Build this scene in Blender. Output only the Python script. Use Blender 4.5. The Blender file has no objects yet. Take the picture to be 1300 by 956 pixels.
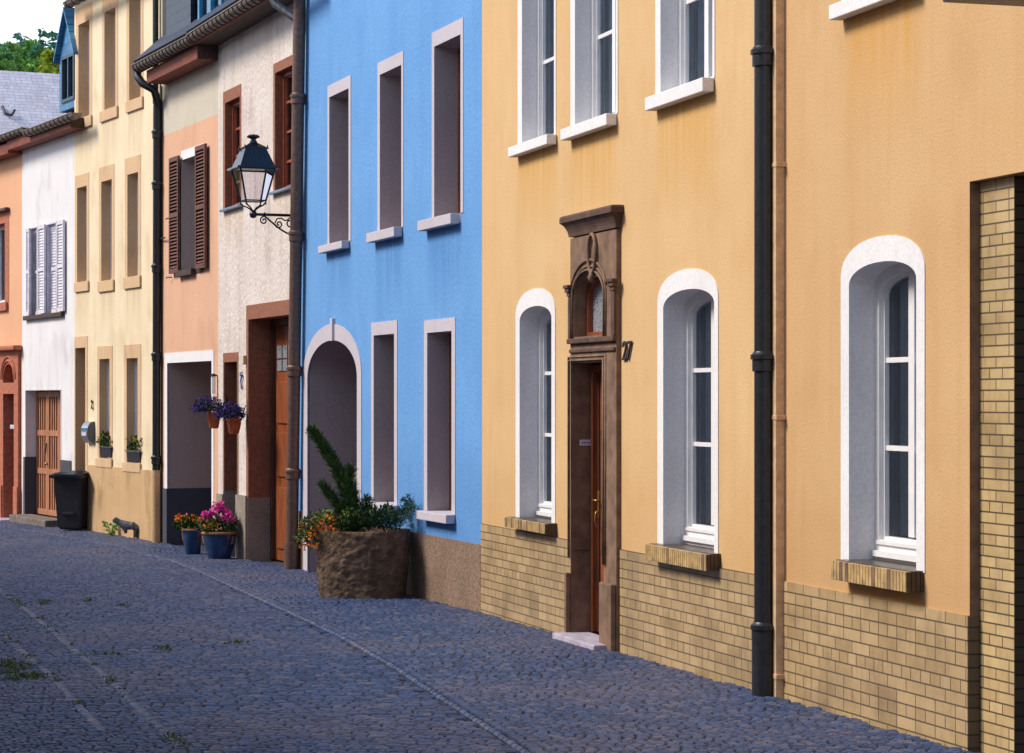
import bpy, bmesh, math, random
from mathutils import Vector, Matrix, noise
from mathutils.geometry import delaunay_2d_cdt
R = math.radians
random.seed(7)
scene = bpy.context.scene
C = bpy.data.collections.new('street'); scene.collection.children.link(C)
F = 3000.0          # focal length in photo pixels (1300 wide)
EYE = 1.85          # eye height above the datum
HOR = 506.0         # horizon row of the photo

# ------------------------------------------------------------------ materials
def mat(name):
    m = bpy.data.materials.new(name); m.use_nodes = True
    nt = m.node_tree; b = nt.nodes['Principled BSDF']
    return m, nt, b
def N(nt, typ, **kw):
    n = nt.nodes.new(typ)
    for k, v in kw.items():
        if k in n.inputs: n.inputs[k].default_value = v
        else: setattr(n, k, v)
    return n
def coords(nt, scale=(1,1,1)):
    tc = N(nt, 'ShaderNodeTexCoord'); mp = N(nt, 'ShaderNodeMapping')
    mp.inputs['Scale'].default_value = scale
    nt.links.new(tc.outputs['Object'], mp.inputs['Vector'])
    return mp.outputs['Vector']
def nz(nt, scale, detail=4, sc=(1,1,1), rough=.55):
    n = N(nt, 'ShaderNodeTexNoise'); n.inputs['Scale'].default_value = scale
    n.inputs['Detail'].default_value = detail; n.inputs['Roughness'].default_value = rough
    nt.links.new(coords(nt, sc), n.inputs['Vector']); return n.outputs['Fac']
def rng(nt, s, a, b, c, d):
    m = N(nt, 'ShaderNodeMapRange'); nt.links.new(s, m.inputs['Value'])
    for k, v in zip(('From Min','From Max','To Min','To Max'), (a,b,c,d)): m.inputs[k].default_value = v
    return m.outputs['Result']
def mix(nt, f, a, b, mode='MIX'):
    m = N(nt, 'ShaderNodeMix', data_type='RGBA', blend_type=mode)
    if isinstance(f, (int,float)): m.inputs[0].default_value = f
    else: nt.links.new(f, m.inputs[0])
    for i, v in ((6,a),(7,b)):
        if isinstance(v, (tuple,list)): m.inputs[i].default_value = (*v[:3],1)
        else: nt.links.new(v, m.inputs[i])
    return m.outputs[2]
def bump(nt, b, h, s=.3, d=.01):
    n = N(nt, 'ShaderNodeBump'); n.inputs['Strength'].default_value = s; n.inputs['Distance'].default_value = d
    nt.links.new(h, n.inputs['Height'])
    nt.links.new(n.outputs['Normal'], b.inputs['Normal']); return n
def plaster(name, col, dark, grain=90, bs=.5, streak=.35, stain=None, stainmix=.5, mott=.5, bd=.006, low_tone=None, vs=1):
    m, nt, b = mat(name)
    big = nz(nt, 1.1, 5); fine = nz(nt, grain, 3, (1,1,vs))
    c = mix(nt, rng(nt, big, .35, .7, 0, mott), col, dark)
    st = nz(nt, 5, 4, (1.6,1.6,.10))
    c = mix(nt, rng(nt, st, .5, .75, 0, streak), c, dark)
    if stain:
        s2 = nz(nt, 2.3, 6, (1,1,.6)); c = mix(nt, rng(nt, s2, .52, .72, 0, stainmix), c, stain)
    c = mix(nt, rng(nt, fine, .35, .68, 0, .30), c, tuple(x*.62 for x in dark))
    if low_tone:   # darker tone towards the ground: (z_low, z_high, colour)
        tc = N(nt, 'ShaderNodeTexCoord'); sp = N(nt, 'ShaderNodeSeparateXYZ'); nt.links.new(tc.outputs['Object'], sp.inputs[0])
        ad = N(nt, 'ShaderNodeMath', operation='ADD'); nt.links.new(sp.outputs['Z'], ad.inputs[0])
        nt.links.new(rng(nt, nz(nt, 4, 5), .3, .7, -.25, .25), ad.inputs[1])
        c = mix(nt, rng(nt, ad.outputs[0], low_tone[0], low_tone[1], .6, 0), c, low_tone[2])
    nt.links.new(c, b.inputs['Base Color']); b.inputs['Roughness'].default_value = .92
    b.inputs['Specular IOR Level'].default_value = .2
    bump(nt, b, fine, bs, bd); return m
def simple(name, col, rough=.6, metal=0, var=.25, scale=14, bs=.15, spec=.4, sc=(1,1,1)):
    m, nt, b = mat(name)
    n = nz(nt, scale, 5, sc)
    c = mix(nt, rng(nt, n, .3, .7, 0, 1), tuple(x*(1-var) for x in col), tuple(min(1,x*(1+var)) for x in col))
    nt.links.new(c, b.inputs['Base Color']); b.inputs['Roughness'].default_value = rough
    b.inputs['Metallic'].default_value = metal; b.inputs['Specular IOR Level'].default_value = spec
    if bs: bump(nt, b, nz(nt, scale*5, 3, sc), bs, .004)
    return m
def tiles(name, c1, c2, mort, w=.22, h=.066, plane='xz', rough=.4, dirt=(.10,.07,.045)):
    m, nt, b = mat(name)
    tc = N(nt, 'ShaderNodeTexCoord'); sp = N(nt, 'ShaderNodeSeparateXYZ'); cb = N(nt, 'ShaderNodeCombineXYZ')
    nt.links.new(tc.outputs['Object'], sp.inputs[0])
    nt.links.new(sp.outputs[0 if plane == 'xz' else 1], cb.inputs[0]); nt.links.new(sp.outputs[2], cb.inputs[1])
    br = N(nt, 'ShaderNodeTexBrick'); nt.links.new(cb.outputs[0], br.inputs['Vector'])
    br.inputs['Scale'].default_value = 1; br.inputs['Brick Width'].default_value = w; br.inputs['Row Height'].default_value = h
    br.inputs['Mortar Size'].default_value = .0045; br.inputs['Mortar Smooth'].default_value = .2; br.inputs['Bias'].default_value = 0
    br.inputs['Color1'].default_value = (*c1,1); br.inputs['Color2'].default_value = (*c2,1); br.inputs['Mortar'].default_value = (*mort,1)
    br.offset = .5; br.squash = .5; br.squash_frequency = 3
    big = nz(nt, 2.2, 5); c = mix(nt, rng(nt, big, .45, .75, 0, .5), br.outputs['Color'], dirt, 'MIX')
    st = nz(nt, 18, 4, (1,1,.35)); c = mix(nt, rng(nt, st, .5, .8, 0, .35), c, dirt)
    nt.links.new(c, b.inputs['Base Color']); b.inputs['Roughness'].default_value = rough
    inv = N(nt, 'ShaderNodeMath', operation='SUBTRACT'); inv.inputs[0].default_value = 1; nt.links.new(br.outputs['Fac'], inv.inputs[1])
    ad = N(nt, 'ShaderNodeMath', operation='ADD'); nt.links.new(inv.outputs[0], ad.inputs[0])
    nt.links.new(rng(nt, nz(nt, 30, 3), 0, 1, 0, .5), ad.inputs[1])
    bump(nt, b, ad.outputs[0], .6, .006); return m
def speckle(name, a, bcol, scale=120, rough=.8):
    m, nt, b = mat(name)
    v = N(nt, 'ShaderNodeTexVoronoi'); v.inputs['Scale'].default_value = scale; nt.links.new(coords(nt), v.inputs['Vector'])
    sp = N(nt, 'ShaderNodeSeparateColor'); nt.links.new(v.outputs['Color'], sp.inputs[0])
    c = mix(nt, rng(nt, sp.outputs[0], .3, .8, 0, 1), a, bcol)
    c = mix(nt, rng(nt, nz(nt, 2.5, 5), .4, .75, 0, .5), c, tuple(x*.55 for x in a))
    nt.links.new(c, b.inputs['Base Color']); b.inputs['Roughness'].default_value = rough
    bump(nt, b, sp.outputs[1], .5, .004); return m
def leafmat(name, c1, c2):
    m, nt, b = mat(name)
    g = N(nt, 'ShaderNodeNewGeometry'); c = mix(nt, g.outputs['Random Per Island'], c1, c2)
    nt.links.new(c, b.inputs['Base Color']); b.inputs['Roughness'].default_value = .6
    b.inputs['Specular IOR Level'].default_value = .25
    return m
def slate(name, c1, c2, w=.3, h=.16):
    m = tiles(name, c1, c2, tuple(x*.25 for x in c1), w, h, 'xz', .45, tuple(x*.6 for x in c1)); return m

M = {}
M['yellow'] = plaster('yellow_plaster', (.74,.50,.26), (.63,.385,.17), 75, .5, .35, (.62,.34,.12), .35, mott=.5, bd=.005, low_tone=(.3,1.7,(.52,.29,.11)))
M['yellow_warm'] = plaster('warm_yellow_plaster', (.68,.44,.225), (.57,.335,.155), 75, .5, .4, (.50,.27,.11), .3, mott=.5, bd=.005, low_tone=(.3,1.9,(.46,.25,.10)))
M['blue'] = plaster('blue_plaster', (.165,.385,.75), (.12,.30,.63), 60, .9, .4, (.20,.42,.80), .5, mott=.6, bd=.008, vs=.45, low_tone=(.4,1.6,(.085,.22,.50)))
M['rough_white'] = plaster('rough_cast_white', (.84,.76,.71), (.60,.50,.45), 40, 1, .7, (.40,.30,.26), .6, mott=.6, bd=.028, vs=.4)
M['peach'] = plaster('peach_plaster', (.76,.46,.31), (.64,.36,.235), 60, .4, .4, (.42,.22,.14), .3)
M['grey_render'] = plaster('weathered_grey_render', (.66,.60,.50), (.50,.44,.35), 40, .6, .5, (.50,.38,.24), .5)
M['cream'] = plaster('cream_plaster', (.88,.75,.54), (.76,.59,.38), 60, .3, .6, (.50,.35,.17), .4, low_tone=(.0,1.0,(.30,.19,.08)))
M['tan_stone'] = plaster('tan_sandstone', (.72,.50,.31), (.58,.38,.21), 50, .3, .4, (.36,.23,.11), .4)
M['cream_base'] = plaster('ochre_plinth_plaster', (.64,.43,.235), (.50,.315,.155), 45, .5, .5, (.20,.13,.07), .6)
M['white'] = plaster('white_plaster', (.84,.82,.83), (.70,.67,.69), 60, .3, .6, (.42,.38,.42), .5, low_tone=(-.1,.9,(.35,.3,.3)))
M['orange'] = plaster('orange_plaster', (.80,.45,.28), (.70,.36,.20), 60, .3, .4)
M['white_trim'] = plaster('white_painted_trim', (.86,.85,.86), (.76,.73,.76), 55, .25, .3, (.45,.42,.42), .22, bd=.003)
M['lilac_trim'] = plaster('pale_lilac_trim', (.60,.55,.61), (.50,.45,.50), 60, .25, .3, bd=.003)
M['lilac_reveal'] = plaster('grey_lilac_shaded_reveal', (.46,.40,.42), (.36,.30,.32), 50, .3, .3, bd=.003)  # trim lilac darkened: window reveal shade put into the colour
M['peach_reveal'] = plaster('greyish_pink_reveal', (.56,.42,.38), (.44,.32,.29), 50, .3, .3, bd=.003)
M['slate_paint'] = plaster('dark_slate_paint', (.085,.09,.115), (.06,.06,.08), 60, .3, .5, bd=.003)
M['redstone'] = simple('red_sandstone', (.42,.135,.075), .85, 0, .3, 18, .4)
M['brownpaint'] = simple('brown_painted_surround', (.27,.10,.055), .75, 0, .25, 20, .4)
M['brownstone'] = simple('weathered_brown_sandstone', (.20,.120,.078), .85, 0, .35, 9, .5)
M['brownstone_dark'] = simple('dark_brown_sandstone', (.105,.058,.042), .85, 0, .35, 9, .6)
M['tile'] = tiles('glazed_tan_tiles', (.54,.38,.20), (.42,.285,.14), (.12,.085,.055))
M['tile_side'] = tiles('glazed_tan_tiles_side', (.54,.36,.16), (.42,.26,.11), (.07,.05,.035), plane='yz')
M['tile_dark'] = tiles('dark_painted_and_shaded_tiles', (.10,.07,.045), (.07,.05,.035), (.015,.012,.01))
M['tile_big'] = tiles('tan_pier_tiles', (.62,.45,.22), (.50,.345,.16), (.11,.08,.05), w=.26, h=.054)
M['rib'] = simple('ribbed_tan_tile', (.46,.31,.14), .35, 0, .4, 14, .2)
M['rib_dark'] = simple('dark_sill_tile', (.06,.042,.032), .3, 0, .3, 14, .1)
M['granite'] = speckle('brown_roughcast_plinth', (.17,.105,.07), (.33,.22,.15), 90)
M['grey_plinth'] = speckle('grey_washed_concrete', (.24,.20,.16), (.36,.31,.26), 100)
M['blackpipe'] = simple('black_cast_iron', (.022,.024,.030), .38, .3, .3, 25, .2, .5)
M['brownpipe'] = simple('brown_painted_pipe', (.14,.08,.065), .45, .2, .3, 25, .2)
M['tanpipe'] = simple('tan_painted_conduit', (.64,.42,.24), .6, 0, .2, 20, .2)
M['greypipe'] = simple('weathered_zinc', (.14,.15,.165), .5, .6, .4, 22, .2)
M['zinc'] = simple('brownish_zinc_gutter', (.20,.155,.13), .55, .3, .4, 22, .2)
M['zincband'] = simple('dark_gutter_seam', (.05,.045,.045), .5, .4, .3, 22, 0)
M['woodred'] = simple('red_brown_boards', (.20,.045,.025), .7, 0, .35, 8, .3, sc=(.4,3,3))
M['wooddark'] = simple('dark_brown_boards', (.06,.035,.028), .75, 0, .35, 8, .3, sc=(.4,3,3))
M['doorwood'] = simple('varnished_orange_wood', (.25,.068,.022), .4, 0, .4, 7, .2, sc=(3,3,.4))
M['doordark'] = simple('dark_stained_wood', (.09,.035,.022), .5, 0, .4, 7, .2, sc=(3,3,.4))
M['garagewood'] = simple('weathered_orange_boards', (.40,.165,.08), .6, 0, .35, 7, .3, sc=(3,3,.4))
M['shutter'] = simple('brown_louvre_paint', (.13,.05,.035), .6, 0, .3, 12, .2)
M['shutterwhite'] = simple('flaking_white_shutter_paint', (.66,.64,.72), .7, 0, .18, 12, .3)
M['frame'] = simple('white_window_frame', (.80,.79,.80), .35, 0, .05, 12, 0)
M['redframe'] = simple('red_brown_window_frame', (.30,.075,.04), .5, 0, .25, 12, .1)
M['blueframe'] = simple('blue_painted_frame', (.03,.22,.42), .4, 0, .3, 12, .1)
M['navyframe'] = simple('navy_window_frame', (.02,.055,.10), .4, 0, .3, 12, .1)
M['bluesill'] = simple('blue_grey_metal_sill', (.20,.28,.42), .4, .4, .2, 12, .1)
M['curtain'] = simple('net_curtain', (.58,.68,.76), .9, 0, .1, 12, 0)
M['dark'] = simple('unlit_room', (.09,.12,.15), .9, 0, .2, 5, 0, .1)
M['blacksteel'] = simple('black_lamp_enamel', (.012,.016,.028), .25, .2, .3, 20, .05, .6)
M['terracotta'] = simple('terracotta', (.50,.13,.05), .7, 0, .25, 15, .2)
M['bluepot'] = simple('blue_glazed_pot', (.018,.05,.14), .18, 0, .45, 8, .05, .6)
M['potrim'] = simple('unglazed_pot_rim', (.34,.15,.09), .7, 0, .2, 15, .1)
M['soil'] = simple('dark_soil', (.03,.02,.014), .95, 0, .4, 30, .6)
M['bin'] = simple('dark_grey_plastic', (.022,.024,.032), .45, 0, .2, 20, .1)
M['binlid'] = simple('blue_black_plastic_lid', (.02,.03,.055), .3, 0, .2, 20, .05)
M['rubber'] = simple('black_rubber', (.012,.012,.013), .8, 0, .2, 20, .1)
M['silver'] = simple('brushed_steel', (.55,.58,.62), .3, .9, .1, 20, .05)
M['greymetal'] = simple('grey_sheet_metal', (.12,.13,.15), .5, .5, .15, 20, .05)
M['brass'] = simple('aged_brass', (.45,.28,.08), .35, .8, .2, 20, .05)
M['cord'] = simple('black_cable', (.02,.02,.02), .7, 0, .2, 20, 0)
M['plate'] = simple('pale_name_plate', (.62,.58,.68), .4, 0, .05, 20, 0)
M['ink'] = simple('dark_lettering', (.02,.018,.03), .6, 0, .1, 20, 0)
M['cream_enamel'] = simple('cream_enamel', (.62,.52,.30), .5, 0, .1, 20, 0)
M['redpot'] = simple('dark_red_glaze', (.28,.03,.03), .4, 0, .2, 20, 0)
M['stepstone'] = simple('pale_lilac_step_stone', (.42,.38,.46), .6, 0, .25, 14, .3)
M['greystone'] = simple('grey_step_stone', (.16,.13,.11), .85, 0, .4, 10, .5)
M['mortar'] = simple('dark_joint_sand', (.026,.034,.062), .95, 0, .4, 12, .6)
M['earth'] = simple('dull_asphalt', (.06,.06,.07), .9, 0, .3, 3, .3)
M['slate_light'] = slate('pale_lilac_slates', (.78,.75,.84), (.62,.60,.70), .27, .115)
M['slate_blue'] = slate('blue_black_slates', (.06,.25,.48), (.035,.15,.33), .17, .13)
M['slate_dark'] = slate('dark_slates', (.025,.045,.085), (.018,.03,.06), .2, .13)
M['ridge'] = simple('pale_ridge_slates', (.60,.58,.64), .6, 0, .15, 6, .3)
M['leaf_dark'] = leafmat('dark_green_leaves', (.012,.035,.012), (.03,.075,.02))
M['leaf_green'] = leafmat('green_leaves', (.05,.11,.018), (.17,.23,.04))
M['leaf_bluish'] = leafmat('blue_green_needles', (.012,.05,.04), (.03,.10,.075))
M['leaf_conifer'] = leafmat('conifer_needles', (.03,.075,.018), (.10,.17,.04))
M['leaf_grey'] = leafmat('grey_green_leaves', (.025,.03,.035), (.05,.055,.055))
M['petal_orange'] = leafmat('orange_petals', (.65,.13,.01), (.70,.27,.02))
M['petal_pink'] = leafmat('magenta_petals', (.75,.03,.38), (.85,.12,.50))
M['petal_violet'] = leafmat('violet_petals', (.045,.025,.20), (.10,.05,.34))
M['far_green'] = leafmat('sunlit_crown_leaves', (.16,.36,.10), (.34,.56,.14))
M['far_dark'] = leafmat('dark_fir_needles', (.05,.20,.15), (.12,.34,.22))
M['far_yellow'] = leafmat('yellow_green_leaves', (.34,.42,.04), (.46,.50,.08))
M['bark'] = simple('brown_bark', (.09,.06,.04), .9, 0, .4, 10, .5)
M['hill'] = simple('wooded_hill_ground', (.05,.09,.03), .95, 0, .5, 1, .5)
M['moss'] = leafmat('green_moss', (.05,.09,.012), (.10,.15,.02))

# stone trough: mossy rough sandstone
m, nt, b = mat('mossy_hewn_stone'); M['trough'] = m
n1 = nz(nt, 9, 6); c = mix(nt, rng(nt, n1, .3, .7, 0, 1), (.12,.075,.052), (.36,.23,.155))
c = mix(nt, rng(nt, nz(nt, 3.2, 5), .52, .72, 0, .65), c, (.16,.115,.03))
nt.links.new(c, b.inputs['Base Color']); b.inputs['Roughness'].default_value = .9
bump(nt, b, nz(nt, 26, 6, rough=.7), 1, .09)
# setts: colour per stone
m, nt, b = mat('bluish_stone_setts'); M['sett'] = m
g = N(nt, 'ShaderNodeNewGeometry')
cr = N(nt, 'ShaderNodeValToRGB'); nt.links.new(g.outputs['Random Per Island'], cr.inputs[0])
e = cr.color_ramp.elements; e[0].color = (.018,.036,.095,1); e[1].color = (.130,.125,.18,1); e[1].position = .96
x = e.new(.45); x.color = (.034,.068,.17,1); x = e.new(.8); x.color = (.055,.095,.215,1)
c = mix(nt, rng(nt, nz(nt, 38, 4), .35, .7, 0, .6), cr.outputs[0], (.035,.045,.08))
c = mix(nt, rng(nt, nz(nt, .55, 4), .45, .7, 0, .35), c, (.16,.13,.16))
nt.links.new(c, b.inputs['Base Color']); b.inputs['Specular IOR Level'].default_value = .35
nt.links.new(rng(nt, nz(nt, 30, 3), .3, .7, .34, .62), b.inputs['Roughness'])
bump(nt, b, nz(nt, 45, 5), .35, .012)
# window glass
m, nt, b = mat('window_glass'); M['glass'] = m
nt.nodes.remove(b); out = nt.nodes['Material Output']
tr = N(nt, 'ShaderNodeBsdfTransparent'); tr.inputs[0].default_value = (.74,.82,.86,1)
gl = N(nt, 'ShaderNodeBsdfGlossy'); gl.inputs['Roughness'].default_value = .03; gl.inputs[0].default_value = (.72,.82,.95,1)
fr = N(nt, 'ShaderNodeFresnel'); fr.inputs[0].default_value = 1.75
nb = N(nt, 'ShaderNodeBump'); nb.inputs['Strength'].default_value = .08; nb.inputs['Distance'].default_value = .05
nt.links.new(nz(nt, 3, 2), nb.inputs['Height']); nt.links.new(nb.outputs[0], gl.inputs['Normal'])
mx = N(nt, 'ShaderNodeMixShader'); nt.links.new(fr.outputs[0], mx.inputs[0]); nt.links.new(tr.outputs[0], mx.inputs[1]); nt.links.new(gl.outputs[0], mx.inputs[2])
nt.links.new(mx.outputs[0], out.inputs[0])
m, nt, b = mat('patterned_leaded_glass'); M['leadglass'] = m
v = N(nt, 'ShaderNodeTexVoronoi', feature='DISTANCE_TO_EDGE'); v.inputs['Scale'].default_value = 45; nt.links.new(coords(nt), v.inputs['Vector'])
nt.links.new(mix(nt, rng(nt, v.outputs[0], 0, .12, 0, 1), (.05,.05,.06), (.34,.36,.40)), b.inputs['Base Color']); b.inputs['Roughness'].default_value = .25
m, nt, b = mat('lamp_glass'); M['lampglass'] = m
nt.nodes.remove(b); out = nt.nodes['Material Output']
tr = N(nt, 'ShaderNodeBsdfTransparent'); tr.inputs[0].default_value = (.86,.84,.88,1)
gl = N(nt, 'ShaderNodeBsdfGlossy'); gl.inputs['Roughness'].default_value = .05
fr = N(nt, 'ShaderNodeFresnel'); fr.inputs[0].default_value = 1.35
mx = N(nt, 'ShaderNodeMixShader'); nt.links.new(fr.outputs[0], mx.inputs[0]); nt.links.new(tr.outputs[0], mx.inputs[1]); nt.links.new(gl.outputs[0], mx.inputs[2])
nt.links.new(mx.outputs[0], out.inputs[0])

# ------------------------------------------------------------------ mesh helpers
def add_stains(m, spots, col, depth=.7, amt=.6):  # paints sill shade and dirt streaks into the wall colour below each sill
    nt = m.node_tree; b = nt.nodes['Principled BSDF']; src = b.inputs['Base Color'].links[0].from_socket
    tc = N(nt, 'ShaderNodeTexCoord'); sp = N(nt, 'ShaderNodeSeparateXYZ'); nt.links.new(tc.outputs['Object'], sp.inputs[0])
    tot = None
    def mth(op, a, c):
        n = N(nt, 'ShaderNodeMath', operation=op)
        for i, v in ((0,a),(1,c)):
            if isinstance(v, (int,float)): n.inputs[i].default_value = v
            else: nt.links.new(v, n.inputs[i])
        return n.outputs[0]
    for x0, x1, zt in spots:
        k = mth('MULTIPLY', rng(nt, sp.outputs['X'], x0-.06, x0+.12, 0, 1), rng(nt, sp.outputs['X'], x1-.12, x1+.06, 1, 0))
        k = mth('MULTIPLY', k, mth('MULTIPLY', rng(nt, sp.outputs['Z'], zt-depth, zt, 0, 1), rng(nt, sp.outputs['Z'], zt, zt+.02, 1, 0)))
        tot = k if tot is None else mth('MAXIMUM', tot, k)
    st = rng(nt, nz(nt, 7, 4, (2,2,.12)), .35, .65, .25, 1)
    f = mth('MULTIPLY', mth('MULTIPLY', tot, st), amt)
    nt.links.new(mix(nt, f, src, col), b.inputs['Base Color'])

class MB:
    def __init__(s): s.v = []; s.f = []; s.m = []; s.mats = []
    def mi(s, m):
        m = M[m] if isinstance(m, str) else m
        if m not in s.mats: s.mats.append(m)
        return s.mats.index(m)
    def poly(s, pts, m):
        i = len(s.v); s.v += [tuple(p) for p in pts]; s.f.append(tuple(range(i, i+len(pts)))); s.m.append(s.mi(m)); return s
    def mesh(s, vs, fs, m):
        i = len(s.v); s.v += [tuple(p) for p in vs]; k = s.mi(m)
        for f in fs: s.f.append(tuple(i+j for j in f)); s.m.append(k)
        return s
    def box(s, x0, x1, y0, y1, z0, z1, m, bev=0):
        if x0 > x1: x0, x1 = x1, x0
        if y0 > y1: y0, y1 = y1, y0
        if z0 > z1: z0, z1 = z1, z0
        if bev:
            bm = bmesh.new(); bmesh.ops.create_cube(bm, size=1)
            for q in bm.verts: q.co = Vector(((x0+x1)/2+q.co.x*(x1-x0), (y0+y1)/2+q.co.y*(y1-y0), (z0+z1)/2+q.co.z*(z1-z0)))
            bmesh.ops.bevel(bm, geom=bm.edges[:], offset=bev, segments=2, affect='EDGES', profile=.6)
            s.frombm(bm, m); return s
        V = [(x0,y0,z0),(x1,y0,z0),(x1,y1,z0),(x0,y1,z0),(x0,y0,z1),(x1,y0,z1),(x1,y1,z1),(x0,y1,z1)]
        return s.mesh(V, [(0,3,2,1),(4,5,6,7),(0,1,5,4),(1,2,6,5),(2,3,7,6),(3,0,4,7)], m)
    def frombm(s, bm, m):
        bm.verts.index_update()
        s.mesh([v.co[:] for v in bm.verts], [[v.index for v in f.verts] for f in bm.faces], m); bm.free()
    def tube(s, pts, r, m, n=12, caps=True):
        pts = [Vector(p) for p in pts]; rs = r if isinstance(r, (list,tuple)) else [r]*len(pts)
        up = Vector((0.13,.21,.97)); V = []; Fc = []
        prev = None
        for i, p in enumerate(pts):
            d = (pts[min(i+1,len(pts)-1)] - pts[max(i-1,0)]).normalized()
            if prev is None:
                a = d.cross(up if abs(d.dot(up)) < .9 else Vector((1,0,0))).normalized()
            else: a = (prev - d*prev.dot(d)).normalized()
            prev = a; c = d.cross(a)
            for k in range(n):
                t = 2*math.pi*k/n; V.append(p + (a*math.cos(t)+c*math.sin(t))*rs[i])
        for i in range(len(pts)-1):
            for k in range(n):
                Fc.append((i*n+k, i*n+(k+1)%n, (i+1)*n+(k+1)%n, (i+1)*n+k))
        if caps: Fc.append(tuple(range(n-1,-1,-1))); Fc.append(tuple((len(pts)-1)*n+k for k in range(n)))
        return s.mesh(V, Fc, m)
    def lathe(s, prof, m, n=28, c=(0,0,0), sx=1, sy=1, jitter=0):
        V = []; Fc = []
        for r, z in prof:
            for k in range(n):
                t = 2*math.pi*k/n; V.append((c[0]+r*sx*math.cos(t), c[1]+r*sy*math.sin(t), c[2]+z))
        for i in range(len(prof)-1):
            for k in range(n): Fc.append((i*n+k, i*n+(k+1)%n, (i+1)*n+(k+1)%n, (i+1)*n+k))
        return s.mesh(V, Fc, m)
    def region(s, outer, holes, y0, y1, m, mside=None, inside=True, sides=True):
        """flat region in the (t,z) plane between outer and holes, at depth y0, edges carried back to y1"""
        vs = []; es = []
        for poly in [outer]+holes:
            i = len(vs); vs += [Vector(p) for p in poly]; es += [(i+k, i+(k+1)%len(poly)) for k in range(len(poly))]
        r = delaunay_2d_cdt(vs, es, [], 0, 1e-6)
        P, T = r[0], r[2]; keep = []
        for t in T:
            cx = sum(P[i][0] for i in t)/3; cz = sum(P[i][1] for i in t)/3
            if inpoly(cx, cz, outer) and not any(inpoly(cx, cz, h) for h in holes): keep.append(tuple(t))
        s.mesh([(p[0], y0, p[1]) for p in P], keep, m)
        if sides:
            cnt = {}
            for t in keep:
                for k in range(3):
                    a, b_ = t[k], t[(k+1)%3]; key = (min(a,b_), max(a,b_)); cnt.setdefault(key, []).append((a,b_))
            for key, l in cnt.items():
                if len(l) == 1:
                    a, b_ = l[0]
                    s.poly([(P[a][0],y0,P[a][1]),(P[a][0],y1,P[a][1]),(P[b_][0],y1,P[b_][1]),(P[b_][0],y0,P[b_][1])], mside or m)
        return s
    def build(s, name, parent=None, smooth=False, loc=None, rot=None, angle=None):
        me = bpy.data.meshes.new(name); me.from_pydata(s.v, [], s.f); 
        for q in s.mats: me.materials.append(q)
        me.polygons.foreach_set('material_index', s.m)
        if smooth: me.polygons.foreach_set('use_smooth', [True]*len(s.f))
        me.update()
        if smooth and angle is not None: me.set_sharp_from_angle(angle=R(angle))
        o = bpy.data.objects.new(name, me); C.objects.link(o)
        if parent: o.parent = parent
        if loc is not None: o.location = loc
        if rot is not None: o.rotation_euler = rot
        return o
def inpoly(x, z, P):
    c = False; j = len(P)-1
    for i in range(len(P)):
        if (P[i][1] > z) != (P[j][1] > z) and x < (P[j][0]-P[i][0])*(z-P[i][1])/(P[j][1]-P[i][1])+P[i][0]: c = not c
        j = i
    return c
def rect(a, b, z0, z1): return [(a,z0),(b,z0),(b,z1),(a,z1)]
def archp(a, b, z0, spring, apex, n=20, ex=2.0):
    """rectangle with an elliptical (ex=2) or flatter head"""
    P = [(a,z0),(b,z0)]; c = (a+b)/2; h = (b-a)/2
    for k in range(n+1):
        t = math.pi*k/n; ct, st = math.cos(t), math.sin(t)
        P.append((c+h*math.copysign(abs(ct)**(2/ex), ct), spring+(apex-spring)*abs(st)**(2/ex)))
    return P
def tag(o, label=None, cat=None, group=None, kind=None):
    if label: o['label'] = label
    if cat: o['category'] = cat
    if group: o['group'] = group
    if kind: o['kind'] = kind
    return o
def empty(name, loc=(0,0,0), rz=0):
    o = bpy.data.objects.new(name, None); C.objects.link(o); o.location = loc; o.rotation_euler = (0,0,rz); o.empty_display_size = .3; return o

GP = [(-60,-1.35),(0,-1.62),(11,-1.715),(14.7,-1.764),(20,-1.813),(25.9,-1.885),(29.5,-1.955),(35,-1.968),(38.5,-2.0),(60,-2.15),(400,-3.5)]
def gz(Y):
    for (a,za),(b_,zb) in zip(GP, GP[1:]):
        if a <= Y <= b_: return EYE + za+(zb-za)*(Y-a)/(b_-a)
    return EYE-3.5
def groundpt(px, py):
    dz = (HOR-py)/F; Y = 20.0
    for _ in range(30): Y = (gz(Y)-EYE)/dz
    return Vector(((px-650)/F*Y, Y, gz(Y)))

# ------------------------------------------------------------------ facade frames (a bending row of fronts)
class Front:
    def __init__(s, name, pl, pr, vx, pr_pt):
        th = math.atan((650-vx)/F); s.c, s.s = math.cos(th), math.sin(th); s.th = th
        s.d = Vector((s.s, -s.c)); s.n = Vector((s.c, s.s))
        k = pr_pt.dot(s.n); dx = (pl-650)/F; Y = k/(dx*s.c+s.s)
        s.P0 = Vector((dx*Y, Y)); s.name = name; s.rz = math.atan2(-s.c, s.s)
        s.len = (pr_pt-s.P0).dot(s.d); s.root = empty(name, (s.P0.x, s.P0.y, 0), s.rz)
    def at(s, px, py, o=0):
        dx, dz = (px-650)/F, (HOR-py)/F
        Y = (s.P0.dot(s.n)-o)/(dx*s.c+s.s); P = Vector((dx*Y, Y))
        return (P-s.P0).dot(s.d), dz*Y+EYE
    def t(s, px, o=0): return s.at(px, 0, o)[0]
    def z(s, px, py, o=0): return s.at(px, py, o)[1]
    def w(s, t, o, z):      # local -> world
        p = s.P0 + s.d*t - s.n*o; return Vector((p.x, p.y, z))
    def ground(s, t, o=0): return gz((s.P0 + s.d*t - s.n*o).y)
J = Vector(((612-650)/F*20.0, 20.0))
yl = Front('yellow_house', 612, 0, -243, J + Vector((0,0)))   # first fixes direction
yl.P0 = J.copy(); yl.root.location = (J.x, J.y, 0)
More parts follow.
